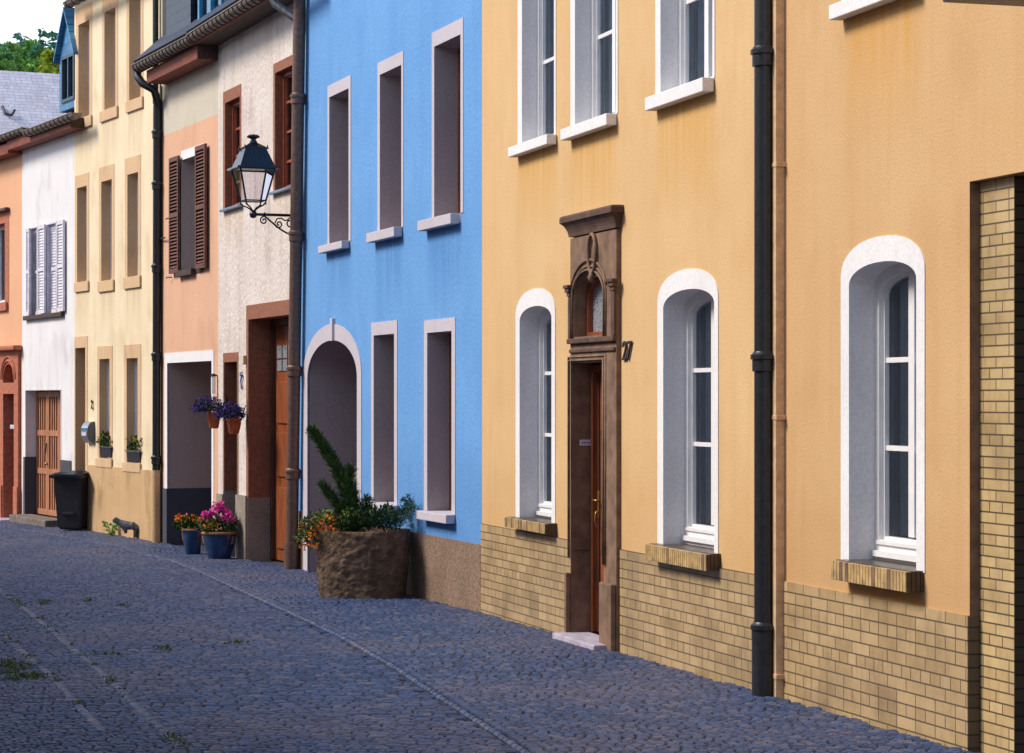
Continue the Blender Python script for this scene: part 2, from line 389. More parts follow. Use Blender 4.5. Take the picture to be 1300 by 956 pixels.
blu = Front('blue_house', 379, 612, -385, J)
wb = Front('roughcast_house', 277, 379, -500, blu.P0)
pe = Front('peach_house', 206, 277, -630, wb.P0)
cr_ = Front('cream_house', 94.5, 206, -850, pe.P0)
wh = Front('white_house', 28, 94.5, -860, cr_.P0)
og = Front('orange_house', -90, 28, -950, wh.P0)
# the right yellow house: same plane, begins beside the black downpipe
class Sub(Front):
    def __init__(s, base, name, t0):
        s.c, s.s, s.d, s.n, s.rz, s.th = base.c, base.s, base.d, base.n, base.rz, base.th
        s.P0 = base.P0 + base.d*t0; s.root = empty(name, (s.P0.x, s.P0.y, 0), s.rz)
T_SPLIT = yl.t(984)
yl.len = T_SPLIT
yr = Sub(yl, 'yellow_house', T_SPLIT); yr.len = 10.5

def body(fr, holes, ztop, m, L0=0, L1=None, depth=6, back_m=None, name='wall', roof=None, z0=-.6):
    L1 = fr.len if L1 is None else L1
    mb = MB(); mb.region(rect(L0, L1, z0, ztop), holes, 0, 0, m, sides=False)
    mb.poly([(L1,0,z0),(L1,depth,z0),(L1,depth,ztop),(L1,0,ztop)], m)
    mb.poly([(L0,depth,z0),(L0,0,z0),(L0,0,ztop),(L0,depth,ztop)], m)
    mb.poly([(L1,depth,z0),(L0,depth,z0),(L0,depth,ztop),(L1,depth,ztop)], m)
    return mb.build(name, fr.root)

def glazing(fr, par, poly, inner, d, m, rows, mull=True, vbars=(), fw=.055, curtain=None, t0=0, t1=1, z0=0, z1=1, lead=False):
    """frame mesh, bars, pane, dark room, optional curtain: all sub-parts of the window"""
    mb = MB(); mb.region(poly, [inner], d-.05, d+.03, m)
    mb.region([(a*.0+a, b) for a, b in inner], [[((p[0]-(t0+t1)/2)*(1-.036/(t1-t0))+(t0+t1)/2, (p[1]-(z0+z1)/2)*(1-.036/(z1-z0))+(z0+z1)/2) for p in inner]], d-.025, d+.03, m)
    if mull: mb.box((t0+t1)/2-.035, (t0+t1)/2+.035, d-.032, d+.02, z0+.03, z1-.02, m)
    for z in rows: mb.box(t0+.02, t1-.02, d-.018, d+.01, z-.014, z+.014, m)
    for x in vbars: mb.box(x-.012, x+.012, d-.0175, d+.0095, z0+.03, z1-.02, m)
    mb.build('frame', par)
    MB().region(inner, [], d+.002, d+.002, 'leadglass' if lead else 'glass', sides=False).build('pane', par)
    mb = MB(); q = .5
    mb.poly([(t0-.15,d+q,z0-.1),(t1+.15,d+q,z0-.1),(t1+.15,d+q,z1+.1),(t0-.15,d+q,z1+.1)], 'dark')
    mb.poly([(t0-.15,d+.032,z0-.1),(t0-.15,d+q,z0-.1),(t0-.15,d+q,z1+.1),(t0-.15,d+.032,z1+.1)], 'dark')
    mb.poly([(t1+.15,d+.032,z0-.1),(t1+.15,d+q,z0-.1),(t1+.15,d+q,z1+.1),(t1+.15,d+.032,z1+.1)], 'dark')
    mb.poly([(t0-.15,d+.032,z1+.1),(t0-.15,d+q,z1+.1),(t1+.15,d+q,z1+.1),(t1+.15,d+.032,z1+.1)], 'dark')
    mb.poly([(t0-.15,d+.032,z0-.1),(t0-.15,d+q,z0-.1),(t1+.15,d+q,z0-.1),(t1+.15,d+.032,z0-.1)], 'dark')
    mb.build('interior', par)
    if curtain:
        for a, b_ in curtain:
            mb = MB(); n = 26; pts = []
            for k in range(n+1):
                u = k/n; pts.append((t0+(t1-t0)*(a+(b_-a)*u), d+.075+.016*math.sin(u*(b_-a)*60+a*9)+.008*math.sin(u*37)))
            for p, q in zip(pts, pts[1:]): mb.poly([(p[0],p[1],z0+.02),(q[0],q[1],z0+.02),(q[0],q[1],z1),(p[0],p[1],z1)], 'curtain')
            mb.build('curtain', par, smooth=True)

def scalepoly(P, t0, t1, z0, z1, w):
    cx, cz = (t0+t1)/2, (z0+z1)/2
    return [((p[0]-cx)*(1-2*w/(t1-t0))+cx, (p[1]-cz)*(1-2*w/(z1-z0))+cz) for p in P]

# ------------------------------------------------------------------ YELLOW: left house (no 27) and right house
def arch_window(fr, ol, orr, oapx, oapy, il, ir, iay, zbpx, zby, sill, rows_y, name='window'):
    T0, T1 = fr.t(ol), fr.t(orr); t0, t1 = fr.t(il), fr.t(ir)
    zb = fr.z(zbpx, zby)
    outer = archp(T0, T1, zb, fr.z(oapx, oapy)-.20, fr.z(oapx, oapy), 24, 2.2)
    ia = fr.z(oapx, iay)
    inner = archp(t0, t1, zb+.001, ia-.11, ia, 24, 2.1)
    D = .20
    w = MB(); w.region(outer, [inner], -.006, D+.06, 'white_trim'); w = w.build(name, fr.root)
    gi = scalepoly(inner, t0, t1, zb, ia, .052)
    gi = [(a, max(b_, zb+.12)) for a, b_ in gi]
    rows = [fr.z(x, y, -D) for x, y in rows_y]
    glazing(fr, w, inner, gi, D, 'frame', rows, True, (), curtain=((.0,.46),(.52,1.0)), t0=t0+.05, t1=t1-.05, z0=zb+.12, z1=ia-.05)
    # bottom rails and outside board of the casement
    mb = MB(); mb.box(t0+.02, t1-.02, D-.075, D-.051, zb+.028, zb+.06, 'frame'); mb.box(t0+.03, t1-.03, D-.062, D-.0505, zb+.095, zb+.115, 'frame')
    mb.build('bottom_rail', w)
    # tiled sill
    (ax, ay, ah), (bx, by) = sill; o = .10
    s0, s1 = fr.t(ax, o), fr.t(bx, o); zt = (fr.z(ax, ay, o)+fr.z(bx, by, o))/2; hh = ah*20/F*.82
    mb = MB(); mb.box(s0, s1, -o+.012, D-.02, zt-hh+.004, zt-.004, 'rib_dark')
    n = round((s1-s0)/.037); st = (s1-s0)/n
    for k in range(n):
        mb.box(s0+k*st+.0025, s0+(k+1)*st-.0025, -o-.0005*random.random(), -o+.03, zt-hh, zt+.001, 'rib' if random.random() > .12 else 'brownstone', .003)
    for k in range(4): mb.box(s1-.001, s1+.006, -o+.004+k*.026, -o+.026+k*.026, zt-hh+.002, zt-.002, 'rib_dark')
    mb.box(s0, s1+.004, -o+.031, D-.02, zt-.004, zt+.004, 'rib_dark')
    mb.build('sill', w)
    return inner, t0, t1, zb, ia
def rect_window(fr, il, ir, ztop, zbot, surround, D, trim, reveal, fm, sill=None, rows=(), mull=True, sur=(.07,.07,.0), top=.1, sillm=None, curtain=None, proud=.006, name='window', vbars=(), glz=True, fw=.05):
    """il, ir are t values of the opening"""
    sl, sr, sb = sur
    outer = rect(il-sl, ir+sr, zbot-sb, ztop+top); op = rect(il, ir, zbot, ztop)
    w = MB(); w.region(outer, [op], -proud, D+.06, trim, None)
    if reveal: # reveal lining, shade put into the lilac one, 3 mm inside the opening
        e = .003
        w.poly([(il+e,0,zbot),(il+e,D+.05,zbot),(il+e,D+.05,ztop-e),(il+e,0,ztop-e)], reveal)
        w.poly([(ir-e,0,zbot),(ir-e,D+.05,zbot),(ir-e,D+.05,ztop-e),(ir-e,0,ztop-e)], reveal)
        w.poly([(il+e,0,ztop-e),(il+e,D+.05,ztop-e),(ir-e,D+.05,ztop-e),(ir-e,0,ztop-e)], reveal)
    w = w.build(name, fr.root)
    if glz:
        glazing(fr, w, op, rect(il+fw, ir-fw, zbot+fw, ztop-fw), D, fm, rows, mull, vbars, t0=il+fw-.01, t1=ir-fw+.01, z0=zbot+fw-.01, z1=ztop-fw+.01, curtain=curtain)
    if sill:
        a, b_, zt, zb, o = sill
        mb = MB(); mb.box(a, b_, -o, -.0065, zb, zt, sillm or trim, .006); mb.box(il+.002, ir-.002, -.0062, D-.02, zb+.01, zt-.001, sillm or trim); mb.build('sill', w)
    return w, op

HOLES = []
a1 = arch_window(yl, 655.4, 705.5, 680.4, 366.4, 660.5, 701, 388.4, 655, 657, ((640,656.5,14),(691.4,665.5)), ((696,474),(696,552)))
a2 = arch_window(yl, 835.6, 912.5, 874.7, 341.3, 843, 907.7, 367, 836, 690, ((819,690.8,19),(896,704)), ((892,470),(892,564)))
HOLES = [a1[0], a2[0]]
for (il, ir, ol, sy, lx, rx, ry, h, rows) in ((663.5,704.6,658,187,644.5,694,170.5,14,((692,80),(692,-25))), (730.8,783,725,164,711,769.5,144,15,((762,48),(762,-60))), (839.5,905.5,833,125,818.4,891.6,97,16,((879,1),(879,-110)))):
    o = .085; zt = (yl.z(lx, sy, o)+yl.z(rx, ry, o))/2; zb = zt-h*16.5/F*1.0
    t0, t1 = yl.t(il), yl.t(ir)
    w, op = rect_window(yl, t0, t1, zt+1.75, zt, True, .17, 'white_trim', None, 'frame', (yl.t(lx,o), yl.t(rx,o), zt, zb, o), [yl.z(x, y, -.17) for x, y in rows], True, (t0-yl.t(ol), .035, 0), .1, curtain=((.0,.45),(.52,1.0)))
    HOLES.append(op)
# door
dl, drr = yl.t(730.5), yl.t(772.5); D = .16
o_ = .05
dtop = yl.z(733, 461); thr = yl.z(733, 806)+.02
HOLES.append(rect(dl-.02, drr+.02, thr-.3, dtop+.62))
body(yl, HOLES, 7.4, 'yellow')
door = MB()
SL, SR = yl.t(724,.035), yl.t(788.5)
tl, tr_ = yl.t(734.5), yl.t(773)
tz0, tz1 = yl.z(736, 428), yl.z(752, 346)
top = yl.z(756, 296, .05)
tran = archp(tl, tr_, tz0, tz1-.17, tz1, 20, 2)
door.region(rect(SL, SR, thr-.3, top), [rect(dl, drr, thr-.4, dtop), tran], -.035, D+.1, 'brownstone')
dr = door.build('doorway', yl.root)
tag(dr, 'weathered brown sandstone doorway with cornice, arched transom and oval ornament')
mb = MB()   # roll mouldings round the opening and transom
for k, (e, dd) in enumerate(((.018,.05),(.045,.042))):
    mb.tube([(dl-e,-dd+.004,thr+.55),(dl-e,-dd+.004,dtop+e),(drr+e,-dd+.004,dtop+e),(drr+e,-dd+.004,thr+.55)], .010, 'brownstone', 8)
    P = [(x, -dd+.004, z) for x, z in archp(tl-e, tr_+e, tz0-e, tz1-.17, tz1+e, 20, 2)[1:]]; P = [(tr_+e,-dd+.004,tz0-e)] + P[1:] + [(tl-e,-dd+.004,tz0-e)]
    mb.tube(P, .009, 'brownstone', 8)
mb.build('moulding', dr, True)
mb = MB()   # transom sill, band
mb.box(SL-.005, SR+.005, -.065, -.0355, tz0-.05, tz0-.012, 'brownstone_dark', .008)
mb.box(SL+.01, SR-.01, -.052, -.0352, dtop+.075, dtop+.10, 'brownstone_dark', .006)
mb.build('band', dr)
mb = MB()   # cornice, profiled
prof = [(.036,0),(.05,.0),(.058,.03),(.075,.055),(.10,.08),(.135,.10),(.15,.105),(.15,.14),(.135,.155),(.0,.165)]
zc = yl.z(756, 294, .05)
ring = []
for o, h in prof:
    o = .036+(o-.036)*.55 if o else 0; e = o-.03; ring.append([(SL-e, 0.0, zc+h), (SL-e, -o, zc+h), (SR+e, -o, zc+h), (SR+e, 0.0, zc+h)])
V = [p for r_ in ring for p in r_]; Fc = []
for i in range(len(ring)-1):
    for k in range(3): Fc.append((i*4+k, i*4+k+1, (i+1)*4+k+1, (i+1)*4+k))
Fc.append(tuple((len(ring)-1)*4+k for k in range(4))); Fc.append((3,2,1,0))
mb.mesh(V, Fc, 'brownstone_dark'); mb.build('cornice', dr)
for x0, x1 in ((SL-.012, SL+.055), (SR-.075, SR+.012)):   # pilaster strips with capitals
    mb = MB()
    zq = tz1-.13
    mb.box(x0+.008, x1-.008, -.055, -.0353, tz0-.01, zq-.03, 'brownstone_dark', .006)
    for k, (e, h0, h1) in enumerate(((.0,-.03,0),(.012,.0,.03),(.022,.03,.055))):
        mb.box(x0-e, x1+e, -.062-e, -.0351, zq+h0+.0005, zq+h1, 'brownstone_dark', .005)
    mb.build('capital', dr)
mb = MB()   # oval ornament
cx, cz = yl.at(750, 322, .06)
P = [(cx+.085*math.cos(t), -.052, cz+.14*math.sin(t)) for t in [2*math.pi*k/30 for k in range(31)]]
mb.tube(P, .014, 'brownstone', 8, False); mb.tube([(cx,-.045,cz-.13),(cx,-.055,cz-.17),(cx,-.045,cz-.21)], [.022,.03,.02], 'brownstone', 10)
P = [(x, -.04, z) for x, z in archp(tl-.07, tr_+.07, tz0, tz1-.17, tz1+.09, 24, 2)[4:-3]]
mb.tube(P, .012, 'brownstone', 6); mb.build('ornament', dr, True)
mb = MB()   # plinth blocks of the jambs
pz0 = yl.z(722, 727, .05)
mb.box(SL-.035, dl-.002, -.075, -.0355, thr-.3, pz0, 'brownstone', .012); mb.build('plinth_block', dr); mb = MB(); mb.box(drr+.002, SR-.006, -.075, -.0354, thr-.3, pz0-.01, 'brownstone', .012)
mb.build('plinth_block', dr)
mb = MB(); e = .003 # dark reveal lining
mb.poly([(dl+e,-.02,thr-.2),(dl+e,D,thr-.2),(dl+e,D,dtop-e),(dl+e,-.02,dtop-e)], 'brownstone')
mb.box(dl+.0035, dl+.0075, -.01, D, thr+.6, thr+.605, 'ink')
mb.build('reveal', dr)
mb = MB()   # door leaf
mb.box(dl+.004, dl+.05, D-.045, D+.02, thr, dtop-.01, 'doorwood', .006); mb.box(drr-.05, drr-.004, D-.045, D+.02, thr, dtop-.01, 'doorwood', .006)
mb.box(dl+.05, drr-.05, D-.045, D+.02, dtop-.06, dtop-.012, 'doorwood', .006)
mb.box(dl+.0505, drr-.0505, D-.005, D+.03, thr+.002, dtop-.061, 'doorwood')
for z0, z1 in ((thr+.12, thr+.62), (thr+.75, thr+1.5)):
    mb.box(dl+.16, drr-.14, D-.02, D-.0055, z0, z1, 'doordark', .01); mb.box(dl+.20, drr-.18, D-.028, D-.0205, z0+.04, z1-.04, 'doorwood', .006)
for x in (dl+.075, dl+.105): mb.box(x, x+.012, D-.016, D-.0052, thr+.03, dtop-.08, 'doordark')
leaf = mb.build('door', yl.root)
mb = MB(); hx, hz = dl+.135, thr+.98
mb.box(hx-.016, hx+.016, D-.028, D-.021, hz-.13, hz+.07, 'brass', .003); mb.tube([(hx,D-.028,hz),(hx,D-.065,hz),(hx+.09,D-.068,hz)], .009, 'brass', 8)
mb.tube([(hx,D-.03,hz-.08),(hx,D-.045,hz-.09),(hx-.01,D-.05,hz-.15),(hx,D-.04,hz-.2)], .007, 'brass', 8); mb.build('handle', leaf, True)
mb = MB()   # transom light
mb.region(archp(tl, tr_, tz0, tz1-.17, tz1, 20, 2), [scalepoly(archp(tl, tr_, tz0, tz1-.17, tz1, 20, 2), tl, tr_, tz0, tz1, .035)], D-.10, D-.04, 'doorwood')
mb.region(scalepoly(tran, tl, tr_, tz0, tz1, .03), [], D-.06, D-.06, 'leadglass', sides=False)
mb.box((tl+tr_)/2-.02, (tl+tr_)/2+.0, D-.08, D-.061, tz0+.02, tz1-.06, 'doorwood'); mb.build('transom_light', yl.root)
mb = MB(); lx0, lz = yl.at(747, 562, -.1)
mb.box(dl+.0075, dl+.016, .03, .14, lz-.022, lz+.022, 'plate', .002)
for k in range(5): mb.box(dl+.0158, dl+.0168, .045+k*.015, .054+k*.015, lz-.004, lz+.006, 'ink')
mb.build('name_plate', yl.root)
mb = MB(); mb.box(SL-.03, SR-.1, -.17, D-.05, thr-.2, thr-.004, 'stepstone', .012); mb.build('doorstep', yl.root)
# number 27
def text(fr, s, px, py, h, o, m, name, sx=1, shear=0):
    cu = bpy.data.curves.new(name, 'FONT'); cu.body = s; cu.size = h/.7; cu.extrude = .004; cu.bevel_depth = .002; cu.align_x = 'CENTER'; cu.align_y = 'CENTER'; cu.shear = shear; cu.space_character = 1.0
    tmp = bpy.data.objects.new(name, cu); C.objects.link(tmp)
    dg = bpy.context.evaluated_depsgraph_get(); me = bpy.data.meshes.new_from_object(tmp.evaluated_get(dg))
    bpy.data.objects.remove(tmp); bpy.data.curves.remove(cu)
    me.materials.clear(); me.materials.append(M[m]); o_ = bpy.data.objects.new(name, me); C.objects.link(o_)
    t, z = fr.at(px, py, o); o_.parent = fr.root; o_.location = (t, -o, z); o_.rotation_euler = (math.pi/2, 0, 0); o_.scale = (sx,1,1); me.name = name
    return o_
text(yl, '27', 795.3, 446.5, .13, .012, 'ink', 'house_number', 1.0, .12)

def plinth(fr, L0, L1, ztop, holes, m, o=.012, name='plinth', z0=-.6):
    mb = MB(); mb.region(rect(L0, L1, z0, ztop), holes, -o, 0.01, m); return mb.build(name, fr.root)
zpl = (yl.z(613,665,.01)+yl.z(958,729,.01))/2
plinth(yl, 0.004, SL-.0, zpl, [], 'tile'); plinth(yl, SR, T_SPLIT-.001, zpl, [], 'tile')

a3 = arch_window(yr, 1068.5, 1175, 1125, 299, 1079, 1164.5, 331.4, 1070, 711, ((1054.7,712.6,19),(1150,725)), ((1138,457),(1138,569)))
o = .085; zt = yr.z(1052, 7, o); zb = yr.z(1052, 25.7, o)
w, op4 = rect_window(yr, yr.t(1074), yr.t(1168), zt+1.75, zt, True, .17, 'white_trim', None, 'frame', (yr.t(1052,o), yr.t(1152,o), zt, zb, o), [zt+.6, zt+1.2], True, (.05,.05,0), .1)
# entrance recess on the right
e0, e1 = yr.t(1231), yr.t(1231)+2.4; etop = yr.z(1231, 230.5)
body(yr, [a3[0], op4, rect(e0, e1, -.8, etop)], 7.4, 'yellow_warm', name='wall')
zplr = yr.z(996, 738, .01)
plinth(yr, 0.001, e0-.0, zplr, [], 'tile')
mb = MB()
mb.poly([(e0,.0,-.6),(e0,.056,-.6),(e0,.056,etop),(e0,.0,etop)], 'brownstone'); mb.poly([(e0,0,etop),(e0,2.0,etop),(e1,2.0,etop),(e1,0,etop)], 'yellow_warm')
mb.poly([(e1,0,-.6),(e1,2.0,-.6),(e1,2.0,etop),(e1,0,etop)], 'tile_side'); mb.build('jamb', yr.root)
mb = MB(); mb.box(e0+.0005, e0+.006, -.011, .055, -.6, zplr-.004, 'tile_dark'); mb.build('painted_jamb_foot', yr.root)
pr1 = yr.t(1287.5, -.056)
mb = MB(); mb.poly([(e0,.056,-.6),(pr1,.056,-.6),(pr1,.056,etop-.001),(e0,.056,etop-.001)], 'tile_big')
mb.poly([(pr1,.056,-.6),(pr1,2.0,-.6),(pr1,2.0,etop-.001),(pr1,.056,etop-.001)], 'tile_dark'); mb.build('brick_pier', yr.root)  # pier return face: recess shade put into a dark tile colour
mb = MB(); mb.poly([(pr1,2.0,-.6),(e1,2.0,-.6),(e1,2.0,etop),(pr1,2.0,etop)], 'doordark')
for k in range(9): mb.box(pr1+.1+k*.2, pr1+.27+k*.2, 1.97, 1.998, -.3, etop-.1, 'doordark', .01)
mb.build('garage_door', yr.root)
# projecting grey canopy at the upper right
cz_, ct = None, yr.t(1345)
mb = MB(); zz = yr.at(1200, 2, .62)[1]
t_c = yr.t(1196, .62)
mb.box(t_c, t_c+1.9, -.62, -.001, zz, zz+.09, 'greymetal', .01); can = mb.build('canopy', yr.root)

# ------------------------------------------------------------------ BLUE house
bh = []
BD = .215
for (il, ir, ol, orr, tpx, tpy, bpx, bpy_, otop, s) in (
    (418.6,443.2,416.4,445.8,420,123,418,307,109.5,(403.5,312,433.6,306,10)),
    (482.8,510.2,479.9,512.6,484.4,94.4,481,290.4,80.3,(464.7,296,499.8,288,12)),
    (551.9,585.4,548.9,588.6,555.7,57.6,548,273.7,41.8,(529.6,280.6,571.8,270.4,12))):
    t0, t1 = blu.t(il), blu.t(ir); zt = blu.z(tpx, tpy); zs = (blu.z(s[0],s[1],.09)+blu.z(s[2],s[3],.09))/2
    w, op = rect_window(blu, t0, t1, zt, zs, True, (t1-t0)*.345 if il > 530 else (t1-t0)*.42, 'lilac_trim', 'lilac_reveal', 'doorwood', (blu.t(s[0],.09), blu.t(s[2],.09), zs, zs-s[4]*23/F, .09), (), True,
        (t0-blu.t(ol), blu.t(orr)-t1, 0), blu.z(ol, otop)-zt)
    bh.append(op)
for (il, ir, ol, orr, tpx, tpy, otop, s) in ((475,501,471.8,504.8,475,426,410,(462,637,496,642,10)), (543,574,539,578.5,543,422.7,407,(528.3,648,566,654,10.5))):
    t0, t1 = blu.t(il), blu.t(ir); zt = blu.z(tpx, tpy); zs = (blu.z(s[0],s[1],.09)+blu.z(s[2],s[3],.09))/2
    w, op = rect_window(blu, t0, t1, zt, zs, True, (t1-t0)*.345 if il > 530 else (t1-t0)*.42, 'lilac_trim', 'lilac_reveal', 'doorwood', (blu.t(s[0],.09), blu.t(s[2],.09), zs, zs-s[4]*22/F, .09), (), True,
        (t0-blu.t(ol), blu.t(orr)-t1, 0), blu.z(ol, otop)-zt)
    bh.append(op)
AT0, AT1 = blu.t(385.5), blu.t(459.5); at0, at1 = blu.t(391), blu.t(454)
oap, iap = blu.z(422.8, 411.4), blu.z(422, 432)
ospr = blu.z(385, 478); 
outer = archp(AT0, AT1, -.5, ospr, oap, 30, 2.0); inner = archp(at0, at1, -.6, ospr-.02, iap, 30, 2.0)
mb = MB(); mb.region(outer, [inner], -.008, .02, 'lilac_trim')
rv = []
for p, q in zip(inner[1:], inner[2:]+inner[:1]): mb.poly([(p[0],.0,p[1]),(q[0],.0,q[1]),(q[0],.72,q[1]),(p[0],.72,p[1])], 'lilac_reveal')
ar = mb.build('archway', blu.root)
mb = MB(); kx, kz = blu.at(422.8, 420, .01); mb.box(kx-.045, kx+.045, -.035, .01, iap-.01, oap+.06, 'lilac_trim', .008); mb.build('keystone', ar)
mb = MB(); mb.region(archp(at0, at1, -.4, ospr-.02, iap, 30), [], .72, .72, 'doordark', sides=False)
mb.box(at0+.02, (at0+at1)/2-.01, .68, .718, -.1, ospr-.1, 'doorwood', .01); mb.box((at0+at1)/2+.01, at1-.02, .68, .718, -.1, ospr-.1, 'doorwood', .01)
for k in (0,1):
    x = at0+.15+k*(at1-at0)/2
    for z0, z1 in ((.1,.75),(.9,1.7)): mb.box(x, x+(at1-at0)/2-.3, .665, .679, z0, z1, 'doordark', .008)
mb.build('door', blu.root)
bh.append([(p[0], p[1]) for p in archp(at0, at1, -.7, ospr-.02, iap, 30, 2.0)])
body(blu, bh, 7.6, 'blue')
zpb = (blu.z(515.7,674,.01)+blu.z(612,692,.01))/2
plinth(blu, AT1+.0, blu.len-.004, zpb, [], 'granite'); plinth(blu, 0.001, AT0, zpb, [], 'granite')
# lantern and red pot inside the archway
lt, lzz = blu.at(449, 600, 0)
rt = empty('wall_lantern', blu.w(at0+.02, -.52, 0), blu.rz)
tag(rt, 'small cream glass lantern fixed inside the blue house archway', 'lantern')
zL = blu.z(450, 603, -.5)
def lantern_parts(root, z, s=1):
    mb = MB(); mb.tube([(0,0,z+.03),(.1*s,0,z+.05),(.12*s,0,z)], .008, 'blacksteel', 8)
    mb.lathe([(.0,.12*s),(.03*s,.11*s),(.075*s,.07*s),(.08*s,.06*s),(.0,.06*s)], 'blacksteel', 4, (.12*s,0,z)); mb.build('bracket', root)
    mb = MB(); mb.lathe([(.07*s,.06*s),(.045*s,-.12*s),(.0,-.12*s)], 'cream_enamel', 4, (.12*s,0,z)); mb.build('lamp_glass', root)
lantern_parts(rt, zL, 1)
rt = empty('hanging_pot', blu.w(at0+.02, -.50, 0), blu.rz); zr = blu.z(449, 622, -.5)
tag(rt, 'small dark red hanging pot below the lantern inside the blue archway', 'plant pot')
mb = MB(); mb.lathe([(.0,-.09),(.05,-.09),(.075,.05),(.08,.055),(.07,.05),(.0,.04)], 'redpot', 16, (.12,0,zr)); mb.build('pot', rt, True, angle=50)
mb = MB(); mb.tube([(0,0,zr+.03),(.06,0,zr+.045)], .007, 'blacksteel', 6); mb.build('bracket', rt)

# ------------------------------------------------------------------ ROUGHCAST white house with brown trim
wh_holes = []
for (il, ir, ol, orr, ty, oty, s) in ((286.3,305,283.7,306.4,131,117.5,(278,268,302,260.5)), (349.8,373,347.5,375,93,81.6,(340,246,369,237))):
    t0, t1 = wb.t(il), wb.t(ir); zt = wb.z(il, ty); zs = (wb.z(s[0],s[1]-1.5,.06)+wb.z(s[2],s[3]-1.5,.06))/2
    n = 3; rows = [zs+(zt-zs)*k/4 for k in (1,2,3)]
    w, op = rect_window(wb, t0, t1, zt, zs, True, .13, 'brownpaint', None, 'redframe', (wb.t(s[0],.06), wb.t(s[2],.06)+.02, zs, zs-.03, .06), rows, True, (t0-wb.t(ol), wb.t(orr)-t1, 0), wb.z(ol, oty)-zt, 'bluesill')
    wh_holes.append(op)
g0 = wb.ground(wb.t(290))
t0, t1 = wb.t(285), wb.t(301.5); zt = wb.z(285, 460)
w, op = rect_window(wb, t0, t1, zt, g0+.05, True, .3, 'brownpaint', None, 'doordark', None, (), False, (.05,.05,0), wb.z(283, 448.5)-zt, name='side_door'); wh_holes.append(rect(t0, t1, -.7, zt))
zpw = wb.z(328, 632, .02)
mb = MB(); mb.box(t0+.001, t0+.005, -.018, .28, -.5, zpw+.02, 'grey_plinth'); mb.build('reveal_foot', wb.root)
t2, t3 = wb.t(316), wb.t(371); zt2 = wb.z(316, 405.7)
gd = wb.ground(t3)
mb = MB(); mb.region(rect(wb.t(313.3), wb.t(374), -.5, wb.z(313.3, 388)), [rect(t2, t3, -.6, zt2)], -.008, .36, 'brownpaint'); dw = mb.build('doorway', wb.root)
mb = MB(); DD = .31
mb.box(t2+.002, t2+.07, DD-.05, DD+.03, gd-.02, zt2-.002, 'doordark', .006); mb.box(t3-.07, t3-.002, DD-.05, DD+.03, gd-.02, zt2-.002, 'doordark', .006); mb.box(t2+.07, t3-.07, DD-.05, DD+.03, zt2-.08, zt2-.002, 'doordark', .006)
mb.box(t2+.0705, t3-.0705, DD, DD+.04, gd-.02, zt2-.081, 'doorwood')
W = (t3-t2-.14)
for c0, c1 in ((.06,.46),(.54,.94)):
    x0, x1 = t2+.07+W*c0, t2+.07+W*c1
    for z0, z1 in ((.12,.85),(.97,1.5),(1.6,2.1)): mb.box(x0, x1, DD-.022, DD-.0005, gd+z0, gd+z1, 'doorwood', .012)
dd_ = mb.build('door', wb.root)
for c0, c1 in ((.06,.46),(.54,.94)):
    x0, x1 = t2+.07+W*c0, t2+.07+W*c1
    mb = MB(); mb.box(x0, x1, DD-.012, DD-.001, gd+2.22, gd+2.52, 'leadglass')
    for k in (1,2): mb.box(x0+(x1-x0)*k/3-.006, x0+(x1-x0)*k/3+.006, DD-.02, DD-.0125, gd+2.22, gd+2.52, 'doordark')
    mb.box(x0, x1, DD-.02, DD-.0126, gd+2.36, gd+2.372, 'doordark'); mb.build('pane', dd_)
mb = MB(); mb.box(t2+.001, t2+.005, -.02, DD-.052, -.5, zpw-.02, 'grey_plinth'); mb.build('reveal_foot', dw)
wh_holes.append(rect(t2, t3, -.7, zt2))
ztw = wb.z(278, 56.5)
body(wb, wh_holes, ztw+.1, 'rough_white')
plinth(wb, -.001, t0-.03, wb.z(278,627,.02), [], 'grey_plinth', .025); plinth(wb, t1+.03, t2-.035, zpw, [], 'grey_plinth', .035)
# doorbell light and small ornament beside the door
mb = MB(); bx_, bz = wb.at(310, 457, .03); mb.box(bx_-.03, bx_+.03, -.05, -.001, bz-.055, bz+.055, 'cream_enamel', .01); mb.build('door_bell', wb.root)
mb = MB(); bx_, bz = wb.at(305, 482, .03)
mb.tube([(bx_,0,bz+.09),(bx_,-.03,bz+.08),(bx_+.02,-.02,bz+.03),(bx_-.02,-.02,bz-.02),(bx_+.015,-.02,bz-.07),(bx_,-.01,bz-.11)], .01, 'bluesill', 6)
mb.tube([(bx_-.03,-.02,bz+.06),(bx_+.04,-.02,bz+.05)], .012, 'ink', 6); mb.build('wall_ornament', wb.root)

